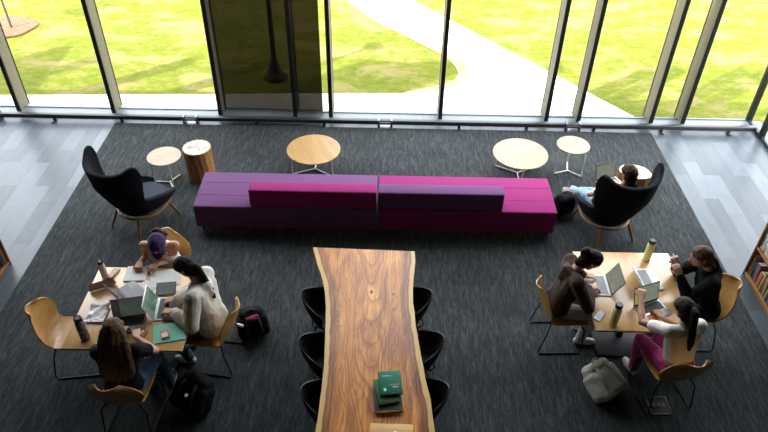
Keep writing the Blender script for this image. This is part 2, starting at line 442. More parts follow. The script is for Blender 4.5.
# bare soil rim where the lawn meets the path tip
soil = marbled((.26, .17, .095), (.32, .225, .125), 9, .95)
ring = [(-.84, 14.48), (-.16, 13.44)] + tip
inner = [(-.92, 14.42), (-.26, 13.37), (.43, 12.63), (1.17, 11.76), (1.27, 11.42), (1.32, 11.14), (1.23, 10.93), (1.05, 10.76), (.68, 10.58), (.3, 10.42)]
struct('soil_edge', MB().prism(ring + inner[::-1], -.15, -.008), soil)
mulch = marbled((.11, .055, .026), (.17, .095, .05), 14, .95)
mring = []
for k in range(40):
    a = 2*PI*k/40; r = .52*(1+.10*noise.noise(V((math.cos(a)*1.5, math.sin(a)*1.5, 2))))
    mring.append((-7.66+r*1.1*math.cos(a), 12.75+r*1.0*math.sin(a)))
tag(MB().prism(mring, -.1, .012, .01).build('mulch_bed', mulch), 'round bed of brown mulch on the lawn at the foot of the young tree', 'mulch', kind='stuff')
t = thing('young_tree', 'thin young tree growing from the round mulch bed on the lawn', 'tree', (-7.55, 12.72, .012))
MB().tube([(0, 0, 0), (-.02, .02, .8), (-.06, .03, 1.6), (-.05, .05, 2.6), (-.02, .05, 3.4)], .024, 8, .012).build('trunk', plain((.10, .08, .06), .8), t)
fb = MB()
for k in range(260):
    a = random.uniform(0, 2*PI); h = random.uniform(2.2, 3.9); rr = random.uniform(.05, .55)*(1-abs(h-3)/1.5)
    c = V((math.cos(a)*rr, math.sin(a)*rr, h)); m = Matrix.Rotation(random.uniform(0, 6), 4, 'Z') @ Matrix.Rotation(random.uniform(-1, 1), 4, 'X')
    fb.box(c, (.09, .05, .004), mat=m)
fb.build('foliage', plain((.08, .15, .03), .7, .3), t, flat=True)
# lamp post
lp = thing('street_lamp', 'dark lamp post with a bell-shaped foot on the lawn behind the roller shade', 'lamp post', (-1.99, 10.85, -.02))
iron = plain((.02, .024, .022), .5, .5)
MB().lathe([(.20, 0), (.20, .05), (.17, .10), (.11, .19), (.085, .30), (.08, .34)], seg=20).build('base', iron, lp)
MB().lathe([(.055, .34), (.055, .42), (.045, .46), (.038, 2.2), (.034, 4.1)], seg=14).build('pole', iron, lp)
h = MB().lathe([(.05, 4.1), (.14, 4.16), (.16, 4.30), (.17, 4.36)], seg=18).build('lantern', plain((.5, .5, .45), .3), lp)
MB().lathe([(.20, 4.36), (.18, 4.42), (.06, 4.52), (.02, 4.58)], seg=18).build('lantern_cap', iron, lp)
# roller shade
rs = thing('roller_shade', 'dark mesh roller shade pulled down over the glass in front of the lamp post', 'roller shade', (0, 9.70, -.03))
MB().bb(-2.68, -1.045, -.001, .001, .06, 5.90).build('mesh_fabric', M['shade'], rs, flat=True)
MB().bb(-2.68, -1.045, -.012, .012, .035, .062, .004).build('bottom_bar', M['black_metal'], rs)
MB().tube([(-2.68, 0, 5.93), (-1.045, 0, 5.93)], .035, 12).build('roller_tube', M['black_metal'], rs)
# low rail
gr = thing('floor_rail', 'long low dark rail on short brackets running along the foot of the glazed wall', 'rail', (0, 9.27, 0))
MB().bb(-8.9, 5.93, -.045, .045, .065, .135, .012).build('bar', M['rail'], gr)
for k in range(13):
    x = -7.5+1.085*k
    if abs(x+3.13) < .2 or abs(x-.0) < .2: continue
    b = MB().bb(x-.02, x+.02, -.02, .02, .0, .07)
    b.bb(x-.03, x+.03, -.09, .05, 0, .012, .003)
    b.build('post', M['rail'], gr)
for x in (-6.3, -3.13, -.01, 3.0):
    b = MB().bb(x-.12, x-.085, -.06, .05, 0, .15, .008); b.bb(x+.085, x+.12, -.06, .05, 0, .15, .008)
    b.bb(x-.12, x+.12, -.062, -.045, .085, .115, .004); b.bb(x-.12, x+.12, -.08, .05, 0, .012, .003)
    b.build('coupling_bracket', M['chrome'], gr)

# ------------------------------------------------------------------ sofa
def sofa(x0, x1, b0, b1, seat_m, back_m, label):
    w = x1-x0; t = thing('bench_sofa', label, 'sofa', ((x0+x1)/2, 6.975, .008), 0, 'bench sofa modules')
    c = (x0+x1)/2
    s = MB().bb(-w/2, w/2, -.375, .375, .33, .432, .022, 3).build('seat', seat_m, t)
    for y in (-.13, .14):
        MB().bb(-w/2+.01, w/2-.01, y-.003, y+.003, .4305, .4335).build('seam', fabric([q*.35 for q in seat_m_col[seat_m.name]]), s)
    MB().bb(-w/2+.004, w/2-.004, -.371, .371, .09, .335, .012).build('base', seat_m, t)
    b = MB().bb(b0-c, b1-c, -.362, -.165, .428, .692, .022, 3).build('backrest', back_m, t)
    for sx in (-1, 1):
        for sy in (-1, 1):
            x = sx*(w/2-.07); y = sy*.31
            MB().tube([(x, y, 0), (x, y, .095)], .016, 10, .022).build('leg', M['black_metal'], t)
seat_m_col = {M['purple'].name: (.185, .062, .235), M['magenta'].name: (.5, .02, .215)}
sofa(-2.43, -.095, -1.70, -.10, M['purple'], M['magenta'], 'purple bench sofa with a magenta backrest, the left half of the pair')
sofa(-.082, 2.20, -.08, 1.50, M['magenta'], M['purple'], 'magenta bench sofa with a purple backrest, the right half of the pair')

# ------------------------------------------------------------------ lounge side tables
def wire_table(x, y, r, h, topm, rz, label, er=.9):
    t = thing('side_table', label, 'side table', (x, y, .008), rz, 'round side tables by the window')
    MB().lathe([(r*.95, h-.022), (r*.995, h-.012), (r, h-.004), (r*.99, h)], seg=48).build('tabletop', topm, t)
    f = MB()
    for k in range(3):
        a = 2*PI*k/3; e = V((math.cos(a)*r*er, math.sin(a)*r*er, .012))
        f.tube([(0, 0, .012), e], .011, 8)
        MB().tube([e, (e.x*.93, e.y*.93, h-.02)], .009, 8).build('leg', M['white_metal'], t)
    f.build('foot_frame', M['white_metal'], t)
wire_table(-1.03, 8.05, .385, .36, M['oak_top'], R(205), 'wide low round oak side table behind the purple sofa')
wire_table(1.945, 8.04, .395, .36, M['pale_top'], R(150), 'wide low round pale wooden side table behind the magenta sofa')
wire_table(-3.06, 7.66, .232, .46, M['pale_top'], R(-60), 'small tall round pale side table between the tree stump and the empty wing chair', .95)
wire_table(2.70, 8.12, .235, .47, M['pale_top'], R(80), 'small tall round pale side table between the wide pale table and the reader', .95)
def end_grain():
    m, t, o = nt('end_grain')
    v = mapped(t)
    w = t.nodes.new('ShaderNodeTexWave'); w.wave_type = 'RINGS'; w.rings_direction = 'Z'
    w.inputs['Scale'].default_value = 14; w.inputs['Distortion'].default_value = 3.5; w.inputs['Detail'].default_value = 2
    t.links.new(v, w.inputs['Vector'])
    n = noise_node(t, v, 7, 4)
    c = ramp(t, w.outputs['Fac'], [(.2, (.44, .35, .26)), (.8, (.62, .54, .44))])
    c = mixc(t, .6, c, ramp(t, n, [(.38, (.55, .47, .40)), (.6, (1.05, 1.03, 1))]), 'MULTIPLY')
    bsdf(t, o, c, .45, .5, 0, n, .1, .003)
    return m
M['end_grain'] = end_grain()
def stump(x, y, r, h, name, label, sx=1, sy=1, rz=0, side=None):
    t = thing(name, label, 'stool', (x, y, .008), rz)
    b = MB(); 
    def f(u, v):
        a = 2*PI*u; rr = r*(1+.05*noise.noise(V((math.cos(a)*1.3, math.sin(a)*1.3, v*.6+x))))
        rr += .004*math.sin(17*a+3*v)
        return V((math.cos(a)*rr*sx, math.sin(a)*rr*sy, v*(h-.006)))
    b.grid(f, 64, 8); b.build('trunk', side or M['bark'], t)
    poly = [(f(k/64, 1).x*.985, f(k/64, 1).y*.985) for k in range(64)]
    top = MB().prism(poly, h-.012, h, .003).build('sawn_top', M['end_grain'], t)
    c = MB()
    for pts in ([(-.02, .13), (.0, .02), (.07, -.09)], [(-.1, -.03), (-.03, .01), (.0, .02)], [(-.12, .05), (-.09, .0), (-.13, -.05)]):
        c.tube([(px*sx, py*sy, h) for px, py in pts], .0035, 5)
    c.build('crack', plain((.05, .03, .018), .9), top)
stump(-2.64, 7.83, .195, .50, 'stump_stool', 'tree stump stool with brown bark sides behind the left end of the purple sofa')
stump(3.42, 7.50, .19, .46, 'stump_stool', 'pale sawn tree stump table standing behind the occupied wing chair', 1.15, .9, R(-20))

# ------------------------------------------------------------------ wing chairs
def wing_chair(x, y, head, label):
    t = thing('wing_chair', label, 'lounge chair', (x, y, .008), head, 'dark wing lounge chairs')
    TOP = crom([(0, 1.10, 0), (20, 1.095, 0), (36, 1.115, 0), (46, 1.165, 0), (53, 1.165, 0), (57, 1.06, 0), (60, .84, 0), (64, .64, 0), (74, .57, 0), (92, .52, 0), (114, .455, 0), (135, .385, 0)], 260)
    def top(a):
        for p, q in zip(TOP, TOP[1:]):
            if a <= q.x: return p.y+(q.y-p.y)*(a-p.x)/max(1e-6, q.x-p.x)
        return TOP[-1].y
    def f(u, v):
        ph = (u*2-1)*135; a = PI+R(ph); tp = top(abs(ph))
        z = .29+(tp-.29)*v; q = max(0, (z-.29)/.87)
        a = PI+R(ph*(1+.30*min(1, max(0, (z-.55)/.5))))
        r = .25+.19*min(1, q*1.75)**.75
        x = math.cos(a)*r; y = math.sin(a)*r
        x -= .13*q*max(0, math.cos(R(ph)))  # reclined back
        y *= 1+.06*q*min(1, abs(ph)/60)     # wings flare
        if abs(ph) > 66: x += .20*((abs(ph)-66)/69)**.9
        return V((x+.02, y, z))
    MB().grid(f, 150, 24, .055).remesh('shell', M['navy'], t, .011, 5)
    p = MB()
    n = 40; out = [(.03+.28*(1 if math.cos(2*PI*k/n) > 0 else .86)*abs(math.cos(2*PI*k/n))**.75*(1 if math.cos(2*PI*k/n) > 0 else -1)*(1.30 if math.cos(2*PI*k/n) > 0 else 1),
                     .275*abs(math.sin(2*PI*k/n))**.8*(1 if math.sin(2*PI*k/n) > 0 else -1)) for k in range(n)]
    MB().prism(out, .275, .40, .03).build('seat_cushion', M['cushion'], t)
    def g(u, v):
        a = 2*PI*u
        return V((.03+(.285+.11*max(0, math.cos(a)))*math.cos(a)*(.55+.45*v), .275*math.sin(a)*(.55+.45*v), .235+.07*v*v))
    MB().grid(g, 40, 6, .02).build('seat_pan', M['navy'], t)
    ring = [(.03+(.305+.10*max(0, math.cos(2*PI*k/48)))*math.cos(2*PI*k/48), .295*math.sin(2*PI*k/48), .268) for k in range(49)]
    MB().tube(ring, .017, 8).build('wooden_ring', M['leg_wood'], t)
    for sx, sy in ((1, 1), (1, -1), (-1, 1), (-1, -1)):
        MB().tube([(.03+sx*.24, sy*.20, .27), (.03+sx*.34, sy*.275, 0)], .021, 10, .013).build('leg', M['leg_wood'], t)
    return t
wing_chair(-3.17, 6.79, R(57), 'empty dark wing lounge chair on wooden legs beside the small table at the left')
wing_chair(2.88, 6.76, R(110), 'dark wing lounge chair on wooden legs holding the reader with a laptop')

# ------------------------------------------------------------------ shell chairs
def shell_grid(prof, wid, dish, lift, n=44, nu=22, thick=.012, rnd=.80):
    P = crom([(a, 0, b) for a, b in prof], n)
    def f(u, v):
        k = v*(n-1); i = min(int(k), n-2); p = P[i].lerp(P[i+1], k-i)
        w = lerp_tab(wid, v); s = u*2-1
        if v > .80:                        # rounded top corners
            e = (v-.80)/.20; w *= math.sqrt(max(.03, 1-rnd*e*e))
        if v < .08:
            e = (.08-v)/.08; w *= math.sqrt(1-.35*e*e)
        return V((p.x+lerp_tab(dish, v)*s*s, s*w/2, p.z+lerp_tab(lift, v)*s*s))
    return MB().grid(f, nu, n-1, thick)
def sled(t, hx=.20, hy=.225, z=.425, m=None):
    m = m or M['black_metal']
    for s in (-1, 1):
        y = s*hy
        pts = [(.16, s*.15, z), (.21, y*.97, z-.06), (hx+.035, y, .04), (hx+.01, y, .009), (-hx-.01, y, .009), (-hx-.03, y, .04), (-.17, y*.95, z-.10), (-.13, s*.14, z)]
        MB().tube(pts, .008, 8).build('sled_leg', m, t)
    MB().tube([(.16, -.155, z), (.16, .155, z)], .008, 8).build('cross_bar', m, t)
    MB().tube([(-.13, -.145, z), (-.13, .145, z)], .008, 8).build('cross_bar', m, t)
def wood_chair():
    t = thing('plywood_chair', 'x', 'chair', (0, 0, .008), 0, 'plywood chairs at the study tables')
    shell_grid([(.25, .425), (.20, .445), (.05, .437), (-.10, .432), (-.175, .455), (-.225, .52), (-.26, .62), (-.30, .74), (-.34, .865)],
               [(0, .40), (.2, .44), (.42, .43), (.56, .43), (.75, .52), (1, .49)],
               [(0, 0), (.35, 0), (.55, .03), (.8, .075), (1, .085)],
               [(0, -.01), (.15, .0), (.4, .02), (.55, .015), (1, -.01)]).build('shell', M['ply'], t)
    sled(t)
    return t
wc = wood_chair()
CH = [(-3.16, 4.50, 8, 'empty plywood chair on a black sled base left of the left table'),
      (-2.41, 5.35, -86, 'plywood chair under the person in the purple cap'),
      (-1.74, 4.56, 172, 'plywood chair under the person in the pale grey hoodie'),
      (-2.40, 3.83, 88, 'plywood chair under the long-haired person in the black top'),
      (1.92, 4.93, 2, 'plywood chair under the person in the brown hoodie'),
      (3.40, 5.01, 178, 'plywood chair under the person in the black sweater'),
      (2.86, 4.21, 99, 'plywood chair under the person in pink trousers')]
for i, (x, y, a, l) in enumerate(CH):
    c = wc if i == 0 else dup(wc)
    c.location = (x, y, .008); c.rotation_euler = (0, 0, R(a)); c['label'] = l
def black_chair():
    t = thing('shell_chair', 'x', 'chair', (0, 0, .008), 0, 'black shell chairs at the live-edge table')
    shell_grid([(.24, .42), (.19, .44), (.05, .43), (-.09, .43), (-.17, .455), (-.215, .53), (-.245, .61), (-.27, .69), (-.285, .775)],
               [(0, .42), (.2, .48), (.42, .50), (.56, .52), (.75, .55), (1, .52)],
               [(0, 0), (.3, .02), (.5, .12), (.75, .20), (1, .235)],
               [(0, -.01), (.15, .02), (.4, .06), (.55, .04), (.75, -.06), (1, -.145)], nu=30, rnd=.22).build('shell', M['black_shell'], t)
    sled(t)
    return t
bc = black_chair()
BC = [(-.555, 4.80, 0, 'black shell chair on the left of the live-edge table, farthest from the viewer'),
      (-.515, 4.19, 2, 'black shell chair on the left of the live-edge table, the middle one'),
      (-.435, 3.62, 0, 'black shell chair on the left of the live-edge table, nearest the viewer'),
      (.235, 4.83, 180, 'black shell chair on the right of the live-edge table, farthest from the viewer'),
      (.325, 4.24, 178, 'black shell chair on the right of the live-edge table, the middle one'),
      (.335, 3.66, 180, 'black shell chair on the right of the live-edge table, nearest the viewer')]
for i, (x, y, a, l) in enumerate(BC):
    c = bc if i == 0 else dup(bc)
    c.location = (x, y, .008); c.rotation_euler = (0, 0, R(a)); c['label'] = l

# ------------------------------------------------------------------ tables
def study_table(x0, x1, y0, y1, label):
    t = thing('study_table', label, 'table', ((x0+x1)/2, (y0+y1)/2, .008), 0, 'square study tables')
    w, d = x1-x0, y1-y0
    MB().box((0, 0, .719), (w, d, .026), 0, .004).build('tabletop', M['table_wood'], t)
    MB().lathe([(.045, .02), (.04, .06), (.04, .66), (.05, .69)], seg=20).build('column', M['black_metal'], t)
    MB().box((0, 0, .698), (.55, .55, .016), 0, .003).build('top_bracket', M['black_metal'], t)
    MB().box((0, 0, .011), (.62, .62, .022), 0, .005).build('base_plate', M['black_metal'], t)
study_table(-3.035, -1.885, 4.06, 5.17, 'square wooden study table at the left covered in papers and laptops')
study_table(2.115, 3.185, 4.41, 5.56, 'square wooden study table at the right with three laptops and two bottles')
# live edge
t = thing('live_edge_table', 'long live-edge wooden slab table with pale rims in the middle of the carpet', 'table', (-.1, 4.0, .008))
LE = [(5.535, -.785), (5.30, -.72), (5.10, -.655), (4.90, -.605), (4.70, -.575), (4.45, -.558), (4.25, -.548), (4.05, -.535), (3.80, -.528), (3.50, -.535), (3.22, -.545), (2.9, -.56), (2.5, -.57), (2.2, -.56)]
RE = [(5.50, .348), (5.35, .352), (5.12, .33), (4.90, .315), (4.72, .315), (4.50, .33), (4.30, .345), (4.05, .375), (3.80, .405), (3.55, .445), (3.22, .47), (2.9, .48), (2.5, .46), (2.2, .45)]
b = MB(); nU, nV = 44, 90
rimv = []
def edge(tab, y):
    for (ya, xa), (yb, xb) in zip(tab, tab[1:]):
        if y >= yb:
            q = max(0, min(1, (ya-y)/(ya-yb))); return xa+(xb-xa)*q
    return tab[-1][1]
def slab(u, v):
    y = 2.2+(5.535-.035*u-2.2)*v
    a, c = edge(LE, y), edge(RE, y)
    a += .006*noise.noise(V((y*6, 1, 0))); c += .006*noise.noise(V((y*6, 9, 0)))
    return V((a+(c-a)*u+.1, y-4.0, .742))
bm = b.bm
for z, inset in ((.742, 0),):
    pass
G = [[bm.verts.new(slab(i/nU, j/nV)) for i in range(nU+1)] for j in range(nV+1)]
for j in range(nV):
    for i in range(nU): bm.faces.new((G[j][i], G[j][i+1], G[j+1][i+1], G[j+1][i]))
r = bmesh.ops.extrude_face_region(bm, geom=bm.faces[:])
lowv = [g for g in r['geom'] if isinstance(g, bmesh.types.BMVert)]
bmesh.ops.translate(bm, vec=(0, 0, -.06), verts=lowv)
bmesh.ops.recalc_face_normals(bm, faces=bm.faces)
so = b.build('slab', M['slab'], t)
me = so.data; at_ = me.attributes.new('rim', 'FLOAT', 'POINT')
for i, vtx in enumerate(me.vertices):
    y = vtx.co.y+4.0; at_.data[i].value = min(abs(vtx.co.x-.1-edge(LE, y)), abs(vtx.co.x-.1-edge(RE, y)))
knot = plain((.10, .035, .012), .4, .5, 0, .4, 60)
for kx, ky, ra in ((-.115, 4.865, .02), (.11, 4.84, .013), (-.105, 4.43, .012)):
    MB().lathe([(ra, 0), (ra*.5, .0012)], (kx+.1, ky-4.0, .7418), 14, 1, 1.6).build('knot', knot, so)
for y in (-1.25, 1.15):
    MB().bb(-.22, .22, y-.03, y+.03, 0, .685, .006).build('leg_panel', M['black_metal'], t)

# ------------------------------------------------------------------ things on the tables
TZ = .741
def laptop(x, y, z, rz, open_deg, label, case, keym, scr, w=.31, d=.215, lid=None, tilt=None):
    t = thing('laptop', label, 'laptop', (x, y, z), rz, 'open laptops')
    MB().box((0, 0, .007), (w, d, .013), 0, .005).build('base', case, t)
    k = MB().box((0, .03, .0139), (w*.88, d*.46, .0012)).build('keyboard', keym, t)
    MB().box((0, -d*.30, .0139), (w*.36, d*.30, .001)).build('trackpad', case, t)
    m = Matrix.Translation((0, d/2-.004, .014)) @ Matrix.Rotation(-R(open_deg-90), 4, 'X')
    L = MB().box((0, 0, d*.49), (w, .006, d*.98), 0, .0025).xform(m).build('lid', lid or case, t)
    s = MB().box((0, 0, 0), (w*.94, d*.86, .001)).build('display', scr, L)
    s.matrix_local = m @ Matrix.Translation((0, -.0036, d*.50)) @ Matrix.Rotation(R(90), 4, 'X')
    return t
dk = plain((.03, .03, .033), .4); red = plain((.45, .02, .05), .4)
laptop(-2.475, 4.36, TZ, R(12), 108, 'dark red-edged laptop in front of the long-haired person', plain((.12, .10, .10), .4), M['keys_dark'], M['screen_dark'], lid=red)
laptop(-2.165, 4.585, TZ, R(97), 112, 'silver laptop with a green screen in front of the person in the grey hoodie', M['alu_white'], M['keys_dark'], M['screen_green'], lid=M['alu'])
laptop(-2.57, 4.80, TZ, R(138), 124, 'grey laptop open beside the pencil pouch, its screen seen edge-on', plain((.20, .205, .215), .5, .35, .2, .04), M['keys'], M['screen_off'], .30, .205, lid=dk)
laptop(2.275, 5.03, TZ, R(-92), 118, 'silver laptop in front of the person in the brown hoodie', M['alu_white'], M['keys'], M['screen_olive'], .31, .22, lid=dk)
laptop(2.835, 5.13, TZ, R(96), 120, 'white laptop in front of the person in the black sweater, screen seen edge-on', M['alu_white'], M['keys'], M['screen_olive'], .32, .22, lid=M['alu'])
l3 = laptop(2.745, 4.685, TZ, R(22), 106, 'grey laptop with an orange note on its palm rest', M['alu'], M['keys_dark'], M['screen_yellow'], .31, .22, lid=dk)
MB().box((-.07, -.075, .0152), (.085, .065, .001), .15).build('sticky_note', plain((.85, .28, .06), .8), l3)
# reader's laptop
# bottles
def bottle(x, y, z, r, h, bodym, capm, label, name='water_bottle', loop=True, tiltx=0, cap=.16):
    t = thing(name, label, 'bottle', (x, y, z))
    hb = h*(1-cap)
    MB().lathe([(r*.92, 0), (r, .006), (r, hb*.86), (r*.93, hb*.94), (r*.72, hb)], seg=24).build('body', bodym, t)
    MB().lathe([(r*.80, hb), (r*.86, hb+.004), (r*.86, h-.008), (r*.74, h)], seg=24).build('cap', capm, t)
    if loop:
        MB().tube([(r*.6, 0, h-.01), (r*.55, 0, h+.018), (0, 0, h+.028), (-r*.55, 0, h+.018), (-r*.6, 0, h-.01)], .006, 8).build('carry_loop', capm, t)
    return t
lime = plain((.86, .83, .34), .4, .5, 0, .04); blk = plain((.015, .015, .016), .4)
bottle(2.905, 5.45, TZ, .041, .285, lime, blk, 'lime yellow water bottle with a black lid at the far edge of the right table', loop=False)
bottle(2.30, 4.50, TZ, .043, .285, lime, blk, 'lime yellow water bottle with a black lid at the near edge of the right table', loop=False)
bottle(-2.93, 5.02, TZ, .034, .23, plain((.55, .48, .47), .45), blk, 'slim pinkish grey bottle with a black cap at the far corner of the left table', 'water_bottle')
bottle(-2.84, 4.185, TZ, .044, .30, marbled((.012, .014, .022), (.20, .19, .24), 16, .4), blk, 'dark sticker-covered flask with a black lid at the near corner of the left table', 'drink_flask')
# phones
def phone(x, y, rz, label, scr, z=TZ):
    t = thing('smartphone', label, 'phone', (x, y, z), rz)
    MB().box((0, 0, .0045), (.075, .15, .009), 0, .004).build('case', blk, t)
    MB().box((0, 0, .0094), (.068, .142, .0008)).build('screen', scr, t)
    return t
def app_mat():
    m, t, o = nt('phone_screen')
    vo = t.nodes.new('ShaderNodeTexVoronoi'); vo.inputs['Scale'].default_value = 34
    t.links.new(mapped(t), vo.inputs['Vector'])
    b = t.nodes.new('ShaderNodeBsdfPrincipled'); b.inputs['Base Color'].default_value = (.02, .02, .03, 1); b.inputs['Roughness'].default_value = .2
    c = mixc(t, .55, vo.outputs['Color'], (.08, .09, .25))
    t.links.new(c, b.inputs['Emission Color']); b.inputs['Emission Strength'].default_value = .10
    t.links.new(b.outputs[0], o.inputs[0])
    return m
phone(2.185, 4.60, R(-38), 'phone lying face up on the near left corner of the right table', app_mat())
t = thing('smartphone', 'phone with an orange case at the far edge of the left table behind the pouch', 'phone', (-2.86, 5.07, TZ), R(-12))
MB().box((0, 0, .006), (.08, .15, .011), 0, .004).build('case', plain((.55, .22, .06), .5), t)
MB().box((0, 0, .012), (.05, .10, .001)).build('screen', plain((.35, .30, .25), .3), t)
# pouch
t = thing('pencil_pouch', 'tan zipped pencil pouch standing beside the slim bottle', 'pouch', (-2.90, 4.86, TZ), R(28))
MB().hull([((-.12, 0, .022), .02), ((.12, 0, .022), .02), ((-.115, 0, .085), .008), ((.115, 0, .085), .008)]).remesh('body', marbled((.30, .22, .14), (.42, .33, .22), 20, .9), t, .006, 3)
MB().tube([(-.12, 0, .094), (.12, 0, .094)], .004, 6).build('zip', blk, t)
MB().tube([(.12, 0, .094), (.14, .01, .11), (.142, .01, .125)], .004, 6).build('zip_pull', blk, t)
# papers and notebooks
def sheet_pile(name, label, cat, x, y, rz, w, d, n, mat, group=None, curl=.004):
    o = thing(name, label, cat, (x, y, TZ), rz, group)
    for k in range(n):
        def f(u, v): return V(((u-.5)*w+.004*k, (v-.5)*d-.003*k, .003+.0035*k+curl*noise.noise(V((u*2, v*2, k+x)))))
        MB().grid(f, 10, 10, .0015).build('page', mat, o)
    return o
def ruled():
    m, t, o = nt('ruled_paper'); v = mapped(t, (1, 1, 1))
    n = noise_node(t, mapped(t, (40, 120, 1)), 1, 3, .7)
    bsdf(t, o, ramp(t, n, [(.36, (.42, .42, .44)), (.47, (.78, .77, .74))]), .8, .2)
    return m
M['ruled'] = ruled()
nb = thing('notebook', 'white notebook the person in the purple cap is writing in', 'notebook', (-2.615, 5.07, TZ), R(4))
MB().box((0, 0, .006), (.225, .225, .012), 0, .002).build('page_block', M['paper'], nb)
MB().box((0, 0, .0135), (.215, .215, .001)).build('page', M['paper'], nb)
sheet_pile('loose_papers', 'spread of white handwritten papers in front of the cap wearer', 'paper', -2.30, 5.015, R(14), .30, .24, 2, M['ruled'])
sheet_pile('loose_paper', 'white sheet lying between the notebook and the grey laptop', 'paper', -2.46, 4.86, R(-24), .17, .20, 1, M['ruled'])
# crumpled tissue
def cr(u, v):
    x, y = (u-.5)*.19, (v-.5)*.24
    return V((x+.02*noise.noise(V((x*9, y*9, 3))), y, .022+.028*noise.noise(V((x*14, y*12, 1)))+.012*noise.noise(V((x*40, y*36, 5)))))
tag(MB().grid(cr, 26, 26, .0015).build('paper_napkin', M['paper']), 'crumpled white napkin beside the dark flask', 'napkin').location = (-2.83, 4.50, TZ)
t = thing('tablet', 'small dim tablet leaning low behind the silver laptop', 'tablet', (-2.23, 4.83, TZ), R(8))
mt = Matrix.Rotation(R(18), 4, 'X')
MB().box((0, .0, .036), (.20, .15, .008), 0, .003, mat=mt).build('case', dk, t)
MB().box((0, -.0015, .0405), (.185, .135, .001), mat=mt).build('screen', plain((.24, .27, .24), .2), t)
MB().box((0, .05, .026), (.10, .006, .045), 0).build('stand', dk, t)
# mint folder and card pack
t = thing('folder', 'mint green folder on the near right corner of the left table', 'folder', (-2.06, 4.275, TZ), R(14))
MB().box((0, 0, .005), (.30, .235, .010), 0, .002).build('cover', plain((.20, .62, .44), .6, .4, 0, .05), t)
t = thing('card_pack', 'small red, yellow and white card pack lying on the mint folder', 'card pack', (-2.09, 4.24, TZ+.011), R(24))
MB().box((0, 0, .008), (.078, .105, .016), 0, .002).build('box', plain((.55, .05, .04), .5), t)
MB().box((-.004, -.018, .0165), (.058, .045, .001)).build('white_panel', M['paper'], t)
MB().box((-.004, .016, .0165), (.058, .02, .001)).build('yellow_panel', plain((.80, .48, .04), .5), t)
t = thing('ballpoint_pen', 'red pen lying beside the dark laptop near the mint folder', 'pen', (-2.285, 4.22, TZ+.006), R(80))
MB().tube([(-.07, 0, 0), (.06, 0, 0)], .005, 8).build('barrel', red, t)
MB().tube([(.06, 0, 0), (.072, 0, 0)], .005, 8, .0015).build('tip', M['chrome'], t)

# books on the live-edge table
def book(name, label, x, y, z, rz, w, d, h, cover, pages=None, group=None, rotx=0):
    t = thing(name, label, 'book', (x, y, z), rz, group)
    e = .004
    MB().box((.002, 0, h/2), (w-.008, d-.010, h-2*e)).build('page_block', pages or M['paper'], t)
    c = MB().box((0, 0, h-e/2), (w, d, e), 0, .001); c.box((0, 0, e/2), (w, d, e), 0, .001)
    c.box((-w/2+e/2, 0, h/2), (e, d, h), 0, .001)
    c.build('cover', cover, t)
    return t
LZ = .751
book('book', 'dark grey hardback at the bottom of the book stack on the live-edge table', .065, 3.555, LZ, R(6), .24, .28, .040, plain((.030, .032, .038), .45), M['paper'])
book('book', 'olive green book, the middle of the stack on the live-edge table', .055, 3.605, LZ+.041, R(12), .20, .255, .032, plain((.030, .125, .030), .6, .2))
tb = book('book', 'dark green book with pale lettering on top of the stack', .085, 3.665, LZ+.074, R(6), .20, .245, .026, plain((.004, .115, .068), .6, .2))
txt = MB()
for yy, a, b_ in ((.075, -.065, -.01), (.068, -.065, .02)): txt.box(((a+b_)/2, yy, .0264), (b_-a, .0035, .0006))
for k, xx in enumerate((-.02, .0, .02, .04, .058)): pass
txt.box((.04, -.052, .0264), (.05, .006, .0006)); txt.box((-.055, -.075, .0264), (.022, .03, .0006))
txt.build('pale_lettering', plain((.45, .62, .55), .5), tb)
MB().box((.035, -.028, .0264), (.085, .012, .0006)).build('red_title', plain((.30, .09, .05), .5), tb)
t = thing('storage_box', 'flat light wooden box with a white strip at the near end of the slab table', 'box', (.095, 3.17, LZ), R(-1))
MB().box((0, 0, .030), (.36, .20, .060), 0, .004).build('body', wood([(.50, .27, .075), (.58, .33, .10), (.64, .39, .13)], (1, 9, 9), 2, .5, .3), t)
MB().box((.035, -.02, .0605), (.022, .10, .001)).build('white_strip', M['paper'], t)
b = MB()
for q in range(5): b.tube([(-.07+.018*q, -.035, .0605), (-.055+.018*q, -.02-.004*(q % 2), .0605)], .0015, 5)
b.build('drawn_mark', plain((.08, .05, .03), .7), t)

